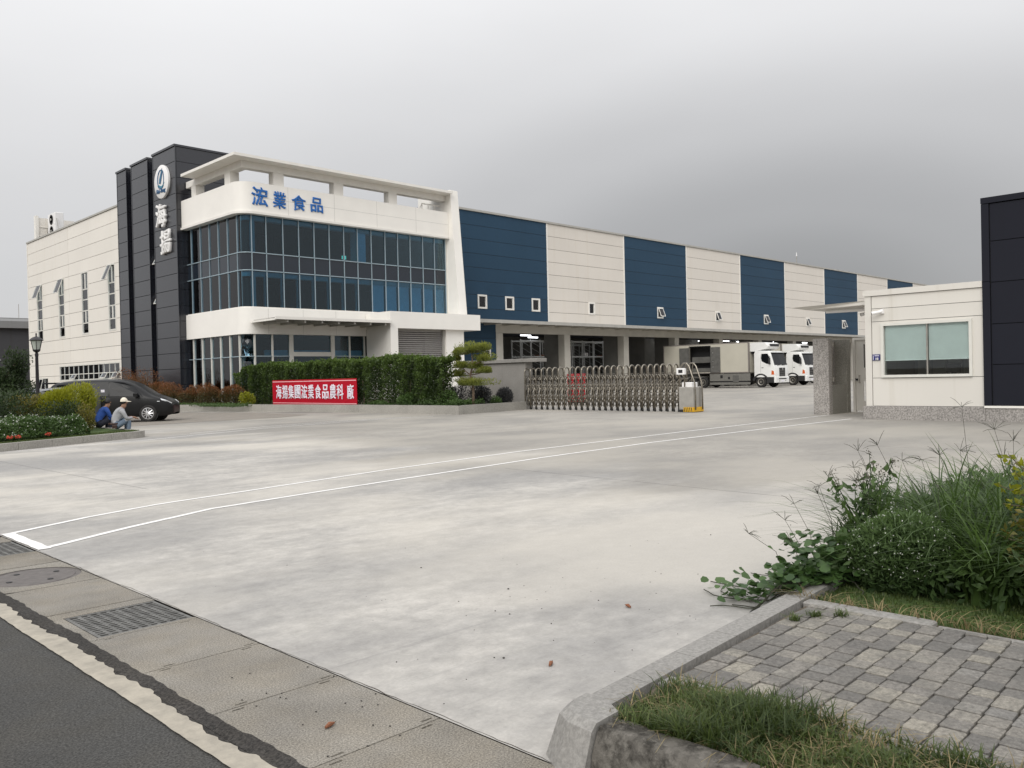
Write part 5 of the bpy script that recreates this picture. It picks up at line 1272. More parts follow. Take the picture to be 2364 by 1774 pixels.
    P('fuel_tank', MB().box(-4.9, -1.3, -W+.05, -.5, .42, .98), 'chassis', t)
    # refrigeration unit over the cab
    pr = [(-1.10, 3.22), (-1.10, 3.98), (-.2, 4.02), (.45, 3.98), (.68, 3.86), (.72, 3.62), (.55, 3.42), (-.1, 3.30), (-.5, 3.2)]
    secs = [[((x+1.1)*k-1.1, y, z) for x, z in pr] for y, k in ((-1.06, .90), (-1.0, .97), (-.85, 1), (.85, 1), (1.0, .97), (1.06, .90))]
    ru = P('refrigeration_unit', loft(MB(), secs), 'truck_white', t, smooth=40)
    P('unit_grille', MB().bbox(.655, .735, -.82, .82, 3.62, 3.85, .03), 'black', ru)
    for s in (-1, 1): P('unit_vent', MB().bbox(.02, .50, s*1.045-.012, s*1.045+.012, 3.62, 3.84, .008), 'black', ru)
    P('unit_bracket', MB().box(-1.1, -.95, -.8, .8, 3.0, 3.22), 'chassis', ru)
    return t
truck('white box truck with its side doors open, nearest of the row at the docks', (69.95, 37.55, 0), -math.pi/2)
truck('second white box truck, its cab standing between the first truck and the gate pillar', (78.55, 38.9, 0), -math.pi/2, False)
truck('third box truck, mostly hidden behind the gate pillar and second truck', (88.6, 41.6, 0), -math.pi/2, False)

# ================================================================== STREET LAMP
lp = thing('lamp_post', 'black lantern lamp post standing among the shrubs at the left', 'street lamp', (9.2, 32.4, .16))
LX, LY = 9.2, 32.4
obj('post', MB().lathe([(.10, .16), (.10, .4), (.065, .48), (.058, 1.5), (.050, 2.55), (.058, 2.58), (.058, 2.66), (.04, 2.68)], (LX, LY, 0), 14), 'lamp_black', lp, smooth=40)
ln = obj('lantern_base', MB().lathe([(.03, 2.66), (.05, 2.70), (.11, 2.74), (.125, 2.78), (.125, 2.80)], (LX, LY, 0), 8), 'lamp_black', lp)
gl, fr_ = MB(), MB()
for k in range(6):
    a0, a1 = R(60*k+12), R(60*k+72)
    q = lambda a, r, z: (LX+r*math.cos(a), LY+r*math.sin(a), z)
    gl = MB().add([q(a0, .115, 2.80), q(a1, .115, 2.80), q(a1, .185, 3.11), q(a0, .185, 3.11)], [(0, 1, 2, 3)]); obj('lantern_pane', gl, 'lamp_glass', ln)
    fr_.bar(q(a0, .12, 2.80), q(a0, .19, 3.11), .018)
obj('lantern_frame', fr_, 'lamp_black', ln)
obj('lantern_roof', MB().lathe([(.18, 3.10), (.225, 3.115), (.225, 3.13), (.15, 3.20), (.09, 3.235), (.03, 3.25), (.02, 3.30), (.03, 3.32), (.012, 3.38)], (LX, LY, 0), 12), 'lamp_black', lp, smooth=30)

# ================================================================== PLANTING ISLAND AND ITS KERB
ISL = [(2.45, 21.12), (5.6, 22.72), (9.05, 24.46)]
endc = [(9.05+.7*math.sin(R(a)), 25.16-.7*math.cos(R(a))) for a in (27, 50, 70, 90)]
isl = ISL[:-1]+endc+[(9.75, 33.0), (2.45, 36)]
struct('planting_island', MB().prism(isl, 0, .165), 'moss', base=False)
ik = struct('island_kerb', MB().sweep([(2.45, 21.10), (9.05, 24.44)], -.05, 0, 0, .10), 'kerb_grey', base=False)
L_ = math.dist(ISL[0], ISL[-1]); d = (Vector(ISL[-1])-Vector(ISL[0])).normalized(); s = 0; k = 0
while s < L_-.05:
    e = min(s+.98, L_); a = Vector(ISL[0])+d*(s+.005); b = Vector(ISL[0])+d*(e-.005)
    obj('kerb_stone', MB().sweep([tuple(a), tuple(b)], -.14, .02, 0, .185), 'kerb_grey', ik); s = e
obj('kerb_stone', MB().sweep([(9.06, 24.462)]+endc+[(9.75, 25.9)], -.14, .02, 0, .185), 'kerb_grey', ik, smooth=30)
for y0 in (25.91, 26.9, 27.9, 28.9, 29.9, 30.9, 31.9): obj('kerb_stone', MB().box(9.73, 9.89, y0, y0+.98, 0, .185), 'kerb_grey', ik)

# ================================================================== PEOPLE sitting on the kerb, facing +x locally
MT['skin'] = simple('skin', (.28, .155, .10), .55, .08, 20, kind='obj')
MT['shirt_grey'] = simple('shirt_grey', (.33, .33, .345), .85, .14, 9, kind='obj')
MT['jeans'] = simple('jeans', (.12, .16, .215), .85, .22, 9, kind='obj')
MT['shirt_blue'] = simple('shirt_blue', (.012, .055, .24), .8, .15, 9, kind='obj')
MT['pants_navy'] = simple('pants_navy', (.012, .014, .026), .85, .2, 9, kind='obj')
MT['cap'] = simple('cap', (.72, .66, .55), .8, .06, 15, kind='obj')
MT['hair'] = simple('hair', (.010, .009, .009), .6, .3, 25, kind='obj')
MT['leather'] = simple('leather', (.05, .025, .02), .5, .2, 20, kind='obj')
def person(label, loc, rz, shirt, pants, lean=.0, cap=True, turn=0.):
    t = thing('person', label, 'person', loc, rz, 'people sitting on the island kerb'); WLOC[t.name] = (0, 0, 0)
    V, E, Rd, Mi = [], [], [], []
    def v(p, r, mi): V.append(Vector(p)); Rd.append(r); Mi.append(mi); return len(V)-1
    def chain(*ids):
        for a, b in zip(ids[:-1], ids[1:]): E.append((a, b))
    z0 = .30
    pel = v((0, 0, z0), (.135, .16), 1); wst = v((.03, 0, z0+.14), (.125, .15), 0); chs = v((.11+lean, 0, z0+.32), (.135, .17), 0); shd = v((.19+lean, 0, z0+.46), (.09, .13), 0); nck = v((.24+lean, 0, z0+.535), (.055, .055), 2); hd0 = v((.275+lean, 0, z0+.60), (.07, .065), 2); hd1 = v((.285+lean, 0, z0+.69), (.09, .078), 2); hd2 = v((.275+lean, 0, z0+.76), (.07, .06), 2)
    chain(pel, wst, chs, shd, nck, hd0, hd1, hd2)
    nose = v((.385+lean, 0, z0+.675), (.018, .016), 2); chain(hd1, nose)
    jaw = v((.345+lean, 0, z0+.60), (.035, .035), 2); chain(hd0, jaw)
    for s in (-1, 1):
        hip = v((.06, s*.10, z0-.02), (.10, .10), 1); kn = v((.38, s*.15, z0+.19), (.075, .075), 1); kb = v((.21, s*.13, z0+.09), (.09, .09), 1); ank = v((.35, s*.15, .09), (.05, .05), 1); mid = v((.37, s*.15, z0-.03), (.065, .065), 1); hl_ = v((.34, s*.15, .045), (.042, .045), 3); toe = v((.53, s*.16, .035), (.035, .045), 3)
        chain(pel, hip, kb, kn, mid, ank, hl_, toe)
        sh = v((.19+lean, s*.19, z0+.425), (.075, .07), 0); el = v((.30+lean*.6, s*.235, z0+.20), (.052, .052), 0); fa = v((.40, s*.20, z0+.215), (.045, .045), 0); wr = v((.50, s*.14, z0+.235), (.03, .034), 2); pm = v((.555, s*.125, z0+.225), (.022, .038), 2)
        chain(shd, sh, el, fa, wr, pm)
        for q, (dy, ln_) in enumerate(((-.03, .075), (-.01, .085), (.01, .08), (.03, .062))):
            f1 = v((.59, s*.125+dy, z0+.215), (.0095, .0095), 2); f2 = v((.59+ln_*.55, s*.125+dy*1.05, z0+.195), (.009, .009), 2); f3 = v((.59+ln_*.8, s*.125+dy, z0+.16), (.008, .008), 2); chain(pm, f1, f2, f3)
        t1 = v((.56, s*.125-s*.045, z0+.21), (.011, .011), 2); t2 = v((.60, s*.125-s*.055, z0+.195), (.0095, .0095), 2); chain(pm, t1, t2)
    if turn:
        c_ = V[nck].copy(); rm = Matrix.Rotation(turn, 3, 'Z')
        for i in (hd0, hd1, hd2, nose, jaw): V[i] = c_+rm @ (V[i]-c_)
    me = bpy.data.meshes.new('body_cage'); me.from_pydata([tuple(p) for p in V], E, [])
    o = bpy.data.objects.new('body_cage', me); COL.objects.link(o)
    o.modifiers.new('skin', 'SKIN'); o.modifiers['skin'].use_smooth_shade = True
    sl = me.skin_vertices[0].data
    for i, r in enumerate(Rd): sl[i].radius = r
    sl[pel].use_root = True
    o.modifiers.new('sub', 'SUBSURF').levels = 2
    dg = bpy.context.evaluated_depsgraph_get(); dg.update()
    nm = bpy.data.meshes.new_from_object(o.evaluated_get(dg)); bpy.data.objects.remove(o)
    nm.materials.clear()
    for mname in (shirt, pants, 'skin', 'leather'): nm.materials.append(MT[mname])
    cen = np.array([tuple(p) for p in V]); segs = np.array(E)
    A, B = cen[segs[:, 0]], cen[segs[:, 1]]
    idx = []
    for pl in nm.polygons:
        p = np.array(pl.center); ab = B-A; tt = np.clip(((p-A)*ab).sum(1)/((ab*ab).sum(1)+1e-9), 0, 1); dd = np.linalg.norm(A+ab*tt[:, None]-p, axis=1)
        k = int(dd.argmin()); i = segs[k, 0] if tt[k] < .5 else segs[k, 1]; idx.append(Mi[i])
    nm.polygons.foreach_set('material_index', idx); nm.polygons.foreach_set('use_smooth', [True]*len(nm.polygons))
    b_ = bpy.data.objects.new('body', nm); link(b_, t)
    hc = V[hd1]+Vector((-.005, 0, .03)); rm = Matrix.Rotation(turn, 3, 'Z')
    def dome(r, z0_, z1_, n=14, m=6, k=1.0):
        mb = MB(); pr = []
        for i in range(m+1):
            a = R(90*i/m); pr.append((max(r*math.cos(a), .004), z0_+(z1_-z0_)*math.sin(a)))
        return mb.lathe(pr, tuple(hc), n)
    if cap:
        cp_ = obj('cap', dome(.108, -.01, .115), 'cap', t, smooth=60, local=True)
        br = MB(); n = 9; vs = []
        for zz in (0, -.012):
            for k in range(n):
                a = R(-62+124*k/(n-1)); pi_ = rm @ Vector((.085*math.cos(a), .085*math.sin(a), 0)); po_ = rm @ Vector((.10*math.cos(a)+.10*math.cos(a)**2, .098*math.sin(a), -.022))
                vs += [tuple(hc+pi_+Vector((0, 0, zz+.012))), tuple(hc+po_+Vector((0, 0, zz+.012)))]
        fs = [(2*k, 2*k+1, 2*k+3, 2*k+2) for k in range(n-1)]+[(2*n+2*k, 2*n+2*k+2, 2*n+2*k+3, 2*n+2*k+1) for k in range(n-1)]+[(2*k+1, 2*n+2*k+1, 2*n+2*k+3, 2*k+3) for k in range(n-1)]
        obj('cap_brim', br.add(vs, fs), 'cap', t, local=True)
        obj('hair', MB().lathe([(.06, -.085), (.092, -.05), (.096, -.012)], tuple(hc+Vector((-.018, 0, 0))), 14), 'hair', t, smooth=60, local=True)
        obj('belt_pouch', MB().bbox(-.10, .03, -.205, -.155, z0-.07, z0+.03, .015), 'leather', t, local=True); obj('belt', MB().lathe([(.165, z0+.035), (.17, z0+.06), (.165, z0+.085)], (0.0, 0, 0), 18), 'leather', t, local=True)
    else:
        obj('hair', dome(.105, -.03, .10), 'hair', t, smooth=60, local=True)
        obj('hair_back', MB().lathe([(.055, -.09), (.088, -.06), (.102, -.028)], tuple(hc+Vector((-.016, 0, 0))), 14), 'hair', t, smooth=60, local=True)
    return t
person('person in a grey long-sleeved shirt, jeans and pale cap sitting on the kerb', (9.50, 26.25, .0), R(-8), 'shirt_grey', 'jeans', .0, True, R(-12))
person('person in a bright blue shirt sitting on the kerb beside the yellow shrub', (9.52, 27.75, .0), R(2), 'shirt_blue', 'pants_navy', .06, False, R(-10))

# ================================================================== PLANTS
def wav(a, b, s=0): return .5*np.sin(a*2.3+s)+.3*np.sin(a*5.1+b*1.7+2*s)+.25*np.sin(b*6.3-a*1.1+s)+.2*np.sin(a*11+b*9)
def hedge(label, y0, y1, x0, x1, z0, zt, n, mat='l_hedge', group=None, L=.085, Wd=.055, taper=.0):
    t = thing('hedge', label, 'hedge', ((x0+x1)/2, (y0+y1)/2, z0), group=group)
    y = rng.uniform(y0, y1, n); q = rng.uniform(0, 1, n)
    top = zt(y) if callable(zt) else np.full(n, zt)
    fx = rng.uniform(0, 1, n)**2.2; z = z0+(top-z0)*rng.uniform(0, 1, n)**.75
    ont = q > .72; z = np.where(ont, top-np.abs(rng.normal(0, .07, n)), z)
    x = x0+(x1-x0)*np.where(ont, rng.uniform(0, 1, n), fx)+.17*wav(y*1.5, z*1.3, 1)+rng.normal(0, .03, n)
    z = z+.13*wav(y*1.9, x*3, 4)*(z-z0)/(top-z0+.01)
    x = x+.20*(1-np.abs(np.sin(np.pi*y/1.22)))**2*np.where(ont, .3, 1); z = z-.10*(1-np.abs(np.sin(np.pi*y/1.22)))**2*ont
    # a few shoots above the clipped top and open gaps low down
    x = np.where(rng.uniform(0, 1, n) < .22, x1-np.abs(rng.normal(0, .12, n)), x)
    keep = ~((rng.uniform(0, 1, n) < .2) & (wav(y*2.1, z*2.6, 8) < -.8)); x, y, z, top, ont = x[keep], y[keep], z[keep], top[keep], ont[keep]
    sh = rng.uniform(0, 1, len(z)) < .02; z = np.where(sh & ont, z+rng.uniform(0, .22, len(z)), z)
    tone = np.clip(.16-.25*(1-np.abs(np.sin(np.pi*y/1.22)))**2+.35*((z-z0)/(top-z0))**2.5+.30*(ont)+.34*wav(y*2.0, z*2.3, 3), 0, 1)  # leaf colour carries the shade in the gaps between shrubs
    od = np.stack([np.full(len(x), -.7), np.full(len(x), -.25), np.where(ont, .8, .1)], 1)
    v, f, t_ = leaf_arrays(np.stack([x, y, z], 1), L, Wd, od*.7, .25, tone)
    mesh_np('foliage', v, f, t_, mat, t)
    st = MB(); yy = y0+.3
    while yy < y1-.1:
        xx = (x0+x1)/2+random.uniform(-.15, .1); st.tube([(xx, yy, z0), (xx+random.uniform(-.05, .05), yy+random.uniform(-.05, .05), z0+(1.2 if not callable(zt) else 1.2))], [.028, .018], 6); yy += random.uniform(.55, .8)
    tag(obj('stems', st, 'bark', t), kind='stuff')
    return t
hedge('long clipped green hedge behind the red banner', 29.95, 45.0, 22.95, 23.85, .26, lambda y: 2.42+.06*np.sin(y*1.1)+np.where(y < 33.5, .06, 0)-np.where(y > 44, (y-44)*.35, 0), 88000)
hedge('short separate hedge clump before the roller shutter', 27.15, 30.0, 22.95, 23.7, .26, lambda y: 2.38+.06*np.sin(y*2.2), 24000)
def shrub(name, label, c, rad, n, mat, L, Wd, group=None, stems=5, zb=.26, amp=.3, inner=.4, upbias=.35, toned=None, k=10):
    t = thing(name, label, 'shrub', (c[0], c[1], zb), group=group)
    d = unit(n); rr = rng.uniform(0, 1, n)**inner; rr = np.where(rng.uniform(0, 1, n) < .1, rr*1.12, rr)
    p = d*(rr*lumps(d, k, amp))[:, None]*np.array(rad)+np.array(c)
    p[:, 2] = np.maximum(p[:, 2], zb+rng.uniform(0, .1, n))
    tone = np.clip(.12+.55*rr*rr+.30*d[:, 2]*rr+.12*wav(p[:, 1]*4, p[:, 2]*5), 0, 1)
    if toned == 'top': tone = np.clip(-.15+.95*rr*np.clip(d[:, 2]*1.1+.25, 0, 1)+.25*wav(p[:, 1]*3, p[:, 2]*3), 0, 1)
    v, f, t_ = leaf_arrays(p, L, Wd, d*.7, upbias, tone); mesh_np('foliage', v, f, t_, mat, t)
    st = MB()
    for i in range(stems):
        an = random.uniform(0, 6.28); r_ = random.uniform(.3, .75)
        st.tube([(c[0]+.05*math.cos(an), c[1]+.05*math.sin(an), zb), (c[0]+rad[0]*r_*.4*math.cos(an), c[1]+rad[1]*r_*.4*math.sin(an), zb+(c[2]-zb)*.7), (c[0]+rad[0]*r_*math.cos(an), c[1]+rad[1]*r_*math.sin(an), c[2]+rad[2]*.4)], [.022, .016, .006], 5)
    tag(obj('stems', st, 'bark', t), kind='stuff'); return t
for k, (x, y, zc, r_, hh, lb) in enumerate(((21.9, 43.6, .78, .80, .62, 'red-tipped shrub touching the left end of the long hedge'), (21.6, 45.3, .84, .80, .64, 'red-tipped shrub before the ground-floor glass, second from the hedge'), (21.5, 47.2, .78, .85, .60, 'red-tipped shrub before the dark tower foot'), (21.0, 49.2, .80, .85, .58, 'greenish red-tipped shrub just right of the black minivan nose'), (21.6, 52.2, 1.0, .95, .78, 'taller red-tipped shrub showing over the minivan windscreen'), (21.6, 54.6, 1.2, 1.1, .95, 'tall red-tipped shrub at the foot of the middle tower slab'), (21.6, 57.0, 1.25, 1.1, .98, 'tall red-tipped shrub at the foot of the left tower slab'))):
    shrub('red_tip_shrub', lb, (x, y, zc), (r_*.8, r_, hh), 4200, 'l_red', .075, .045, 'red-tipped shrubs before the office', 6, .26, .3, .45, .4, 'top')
shrub('lime_shrub', 'small bright lime-green plant at the left foot of the long hedge', (22.0, 42.0, .62), (.35, .45, .36), 900, 'l_yellow', .10, .05, None, 4)
# ground cover in the bed
def cover(label, y0, y1, x0, x1, h, n, mat, L=.07, Wd=.05):
    y = rng.uniform(y0, y1, n); x = rng.uniform(x0, x1, n); z = .27+h*(.6+.5*wav(y*1.7, x*2.3, 5)).clip(.15, 1.2)*rng.uniform(0, 1, n)**.5
    v, f, t_ = leaf_arrays(np.stack([x, y, z], 1), L, Wd, None, .5, np.clip(.2+(z-.27)/h*.6, 0, 1))
    o = mesh_np('ground_cover', v, f, t_, mat); return tag(o, label, 'ground cover', kind='stuff')
cover('low green ground cover at the planter corner', 26.2, 30.2, 22.85, 24.6, .34, 9000, 'l_green')
cover('low green ground cover along the planter kerb', 30.2, 32.2, 22.62, 22.9, .30, 1800, 'l_green')
cover('low green ground cover below the red-tipped shrubs', 40.0, 48.5, 20.0, 21.6, .18, 5000, 'l_green')
for k, (x, y, z, r_, lb) in enumerate(((23.4, 28.3, .62, .5, 'leafy green mound before the short hedge clump'), (23.3, 27.3, .52, .42, 'leafy green mound left of the pruned pine'), (23.1, 29.5, .55, .45, 'leafy green mound at the right end of the long hedge'))):
    shrub('green_shrub', lb, (x, y, z), (r_, r_*1.1, r_*.75), 1900, 'l_green', .095, .045, 'green mounds in the planter', 4)
shrub('purple_shrub', 'dark purplish shrub behind the trunk of the pruned pine', (24.9, 26.75, .72), (.42, .42, .45), 2600, 'l_purple', .10, .03, 'dark purplish shrubs', 7, .26, .2, .45, .7)
shrub('purple_shrub', 'dark purplish shrub before the stone wall, right of the pine', (26.3, 26.75, .62), (.38, .42, .40), 2400, 'l_purple', .10, .03, 'dark purplish shrubs', 7, .26, .25, .45, .8)
shrub('purple_shrub', 'dark purplish shrub left of the pine before the white portal', (24.6, 28.2, .70), (.4, .5, .42), 2200, 'l_purple', .10, .03, 'dark purplish shrubs', 7, .26, .25, .45, .8)
shrub('green_shrub', 'small pale green shrub between the two purplish shrubs', (25.6, 26.65, .42), (.3, .4, .2), 900, 'l_green', .07, .04, 'green mounds in the planter', 3)
# cloud-pruned pine
pn = thing('pruned_pine', 'cloud-pruned pine with layered foliage pads before the stone wall', 'tree', (24.0, 26.3, .26))
pads = [(24.0, 26.30, 2.66, .55, .20), (24.05, 27.22, 2.60, .36, .19), (24.0, 25.62, 2.72, .36, .17), (24.1, 27.38, 2.34, .27, .16), (23.9, 25.52, 2.27, .36, .16), (23.9, 26.85, 2.04, .42, .19), (24.1, 26.15, 2.0, .38, .18), (24.0, 25.55, 1.78, .46, .15), (24.0, 27.22, 1.66, .40, .16), (23.85, 26.35, 1.28, .78, .17), (24.3, 26.0, 2.35, .3, .15)]
tr = MB(); tp = [(24, 26.3, .26), (24.0, 26.28, .9), (24.02, 26.33, 1.25), (24.0, 26.45, 1.6), (24.03, 26.30, 2.0), (24.0, 26.33, 2.55)]
tr.tube(tp, [.065, .055, .05, .042, .032, .015], 8); obj('trunk', tr, 'bark', pn, smooth=True)
for (x, y, z, ry, rz_) in pads:
    s = min(tp, key=lambda q: abs(q[2]-(z-.32))); obj('branch', MB().tube([s, ((s[0]+x)/2, (s[1]+y)/2+.03, (s[2]+z)/2-.06), (x, y, z-rz_*.5)], [.028, .02, .010], 6), 'bark', pn, smooth=True)
    n = int(1150*ry/.4); rz_ *= 1.1; d = unit(n); rr = rng.uniform(0, 1, n)**.5
    p = d*(rr*lumps(d, 7, .6))[:, None]*np.array((ry*.85, ry, rz_))+np.array((x, y, z)); p[:, 2] = np.maximum(p[:, 2], z-rz_*.55)
    v, f, t_ = leaf_arrays(p, .12, .026, d*.6, .8, np.clip(.3+.7*(p[:, 2]-z+rz_*.4)/(rz_*1.4), 0, 1)); mesh_np('foliage_pad', v, f, t_, 'l_pine', pn)
# planting island
shrub('yellow_shrub', 'large bright yellow-green shrub behind the two seated people', (8.75, 28.35, .96), (.62, .62, .50), 9000, 'l_yellow', .11, .022, 'yellow shrubs on the island', 6, .165, .35, .4, .7)
shrub('yellow_shrub', 'narrow upright yellow shrub next to the blue-shirted person', (9.33, 28.0, .92), (.27, .27, .64), 3600, 'l_yellow', .09, .022, 'yellow shrubs on the island', 5, .165, .3, .45, .7)
shrub('olive_shrub', 'olive and orange shrub left of the yellow shrub, below the lamp', (8.0, 28.6, .78), (.52, .5, .50), 3600, 'l_olive', .07, .03, 'olive shrubs on the island', 5, .165)
shrub('olive_shrub', 'olive shrub below the narrow yellow shrub', (8.85, 26.6, .50), (.25, .35, .30), 1500, 'l_olive', .06, .03, 'olive shrubs on the island', 4, .165)
shrub('green_bush', 'blue-green bush between the yellow shrub and the white flowers', (8.45, 27.2, .55), (.65, .5, .42), 3800, 'l_dark', .07, .035, 'green bushes on the island', 5, .165)
shrub('green_bush', 'dark bush below the silver car at the left', (7.35, 29.2, .75), (.9, .8, .55), 6000, 'l_dark', .08, .04, 'green bushes on the island', 6, .165)
shrub('green_bush', 'dark bush with pale leaf tips at the left edge', (6.2, 27.5, .72), (.9, .8, .62), 6500, 'l_dark', .08, .04, 'green bushes on the island', 6, .165)
dt = thing('dark_tree', 'dark bushy tree at the left edge before the far building', 'tree', (8.9, 36.0, .0))
obj('trunk', MB().tube([(8.9, 36, 0), (8.95, 36.0, 1.0), (9.2, 35.9, 2.0), (9.55, 35.8, 2.6)], [.09, .07, .04, .015], 7), 'bark', dt)
crown('crown', 'l_dark', dt, (8.9, 36, 1.45), (.95, .95, .85), 8500, .12, .05, .4, .4)
crown('crown', 'l_dark', dt, (9.5, 35.9, 2.25), (.36, .36, .55), 1900, .11, .045, .4, .5)
# white-flowered low hedge along the island kerb
wf = thing('flowering_hedge', 'low green hedge dotted with small white flowers along the island kerb', 'hedge', (6.5, 24.6, .165))
n = 30000; s = rng.uniform(-.2, 6.6, n); o_ = rng.uniform(.42, 1.7, n); dd = np.array((.892, .452)); nn_ = np.array((-.452, .892)); b0 = np.array((2.6, 21.2))
xy = b0+dd*s[:, None]+nn_*o_[:, None]
hgt = (.50+.13*wav(s*1.6, o_*2, 2))*np.clip((o_-.36)*3.5, .3, 1)*np.clip((7.0-s)*1.8, .15, 1)
z = .17+hgt*rng.uniform(0, 1, n)**.45
v, f, t_ = leaf_arrays(np.column_stack([xy, z]), .075, .035, None, .35, np.clip(.1+.75*((z-.17)/(hgt+.01))**2*(.5+.5*rng.uniform(0, 1, n)), 0, 1)); mesh_np('foliage', v, f, t_, 'l_green', wf)
m_ = (z > .17+hgt*.86) & (rng.uniform(0, 1, n) < .07)
pp = np.column_stack([xy, z+.035])[m_]; v, f, t_ = leaf_arrays(np.repeat(pp, 3, 0)+rng.normal(0, .012, (len(pp)*3, 3)), .026, .024, None, .6); mesh_np('flowers', v, f, t_, 'petal', wf)
st = MB()
for i in range(26): q = b0+dd*(i*.25)+nn_*(.9+random.uniform(-.3, .4)); st.tube([(q[0], q[1], .165), (q[0]+.03, q[1], .45)], [.012, .006], 5)
tag(obj('stems', st, 'bark', wf), kind='stuff')
for k, (x, y, lb) in enumerate(((5.95, 23.22, 'orange-red flower at the island edge, left of three'), (6.15, 23.30, 'orange-red flower at the island edge, middle of three'), (6.95, 23.72, 'orange-red flower at the island edge, right of three'))):
    fo = thing('orange_flower', lb, 'flower', (x, y, .165), group='orange flowers on the island')
    pts = np.array((x, y, .30))+unit(26)*np.array((.06, .06, .035)); v, f, t_ = leaf_arrays(pts, .05, .04, None, .4); mesh_np('petals', v, f, t_, 'petal_orange', fo)
    obj('stem', MB().tube([(x, y, .165), (x, y, .3)], .006, 5), 'l_green', fo)
n = 16000; s = rng.uniform(-.2, 8.2, n); o_ = rng.uniform(.02, .75, n); xy = b0+dd*s[:, None]+nn_*o_[:, None]; k_ = xy[:, 0] < 9.7; xy = xy[k_]
v, f, t_ = blades(np.column_stack([xy, np.full(len(xy), .165)]), .045, .012, .5, 2); tag(mesh_np('island_grass', v, f, t_, 'l_turf'), 'short grass strip along the island kerb', 'grass', kind='stuff')

# ================================================================== FOREGROUND WEEDS AND VERGE
# verge grass between street kerb and pavers
n = 24000; y = rng.uniform(-1.2, 2.12, n); x = rng.uniform(2.56, 3.10, n); dens = wav(y*3, x*5, 2)
k_ = (rng.uniform(-1.0, 1.0, n) < .55+dens) & (x > 2.585+.04*wav(y*5, x*2, 1)); x, y = x[k_], y[k_]
hh = .06+.085*np.clip(.4+.7*wav(y*2.2, x*3.1, 6), .05, 1.3)
v, f, t_ = blades(np.column_stack([x, y, np.full(len(x), .13)]), hh, .0065, .7, 3, None, np.clip(.4+.4*wav(y*4, x*4, 9), 0, 1))
tag(mesh_np('verge_grass', v, f, t_, 'l_turf'), 'rough green grass on the verge between street kerb and pavers', 'grass', kind='stuff')
n = 2600; y = rng.uniform(-1.0, 2.1, n); x = rng.uniform(2.57, 3.12, n)
v, f, t_ = blades(np.column_stack([x, y, np.full(n, .132)]), .10, .004, 1.3, 3); tag(mesh_np('dry_grass', v, f, t_, 'l_straw'), 'dry straw blades among the verge grass', 'grass', kind='stuff')
# mossy short turf in front of the weeds
n = 15000; x = rng.uniform(4.74, 6.0, n); y = rng.uniform(-1.5, 2.35, n); k_ = rng.uniform(0, 1, n) < np.clip(1.25-(x-4.74)*.8, .2, 1); x, y = x[k_], y[k_]
v, f, t_ = blades(np.column_stack([x, y, np.full(len(x), .117)]), .028, .006, .6, 2, None, .45); tag(mesh_np('moss_turf', v, f, t_, 'l_turf'), 'mossy short turf along the back edge of the pavers', 'grass', kind='stuff')
n = 260; x = 4.74+np.abs(rng.normal(0, .05, n)); y = rng.uniform(.6, 2.4, n)
v, f, t_ = blades(np.column_stack([x, y, np.full(n, .13)]), .09, .005, 1.6, 3); tag(mesh_np('dry_litter', v, f, t_, 'l_straw'), 'dry straw litter along the paver border', 'straw', kind='stuff')
# tall wild grass
parts = []
for i in range(190):
    u_ = random.random(); cx_ = 5.35+3.3*random.random()**1.15; cy_ = random.uniform(-.9, 2.55-.06*(cx_-5.3))
    if cx_ < 5.6 and cy_ > 1.55: cx_ += .45
    hgt = random.uniform(.5, .92)*(1.0 if cx_ > 5.8 else .62)*(1-.3*max(0, cy_-1.9)); nb = random.randint(30, 60)
    p = np.column_stack([cx_+rng.normal(0, .055, nb), cy_+rng.normal(0, .055, nb), np.full(nb, .11)])
    parts.append(blades(p, hgt, .018, 1.05, 7, None, random.uniform(.05, .7)))
for i in range(34):          # broad strap leaves arching towards the pavers
    cx_ = random.uniform(5.30, 5.95); cy_ = random.uniform(.35, 1.72); nb = random.randint(22, 40)
    p = np.column_stack([cx_+rng.normal(0, .05, nb), cy_+rng.normal(0, .05, nb), np.full(nb, .11)])
    parts.append(blades(p, random.uniform(.38, .62), .024, .95, 7, np.array((-.35, .15, 0)), random.uniform(.1, .8)))
v, f, t_ = cat_mesh(parts); tag(mesh_np('wild_grass', v, f, t_, 'l_grass'), 'tall dark wild grass filling the bed at the right', 'grass', kind='stuff')
# broad low weeds filling the gaps
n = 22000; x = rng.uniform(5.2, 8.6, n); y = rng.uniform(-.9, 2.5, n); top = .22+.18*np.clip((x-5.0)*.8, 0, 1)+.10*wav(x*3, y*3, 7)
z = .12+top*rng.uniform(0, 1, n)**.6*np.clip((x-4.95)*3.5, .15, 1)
v, f, t_ = leaf_arrays(np.column_stack([x, y, z]), .075, .032, None, .3, np.clip(.1+.7*(z-.12)/(top+.05), 0, 1)); tag(mesh_np('low_weeds', v, f, t_, 'l_weed'), 'leafy low weeds under the tall grass', 'weeds', kind='stuff')
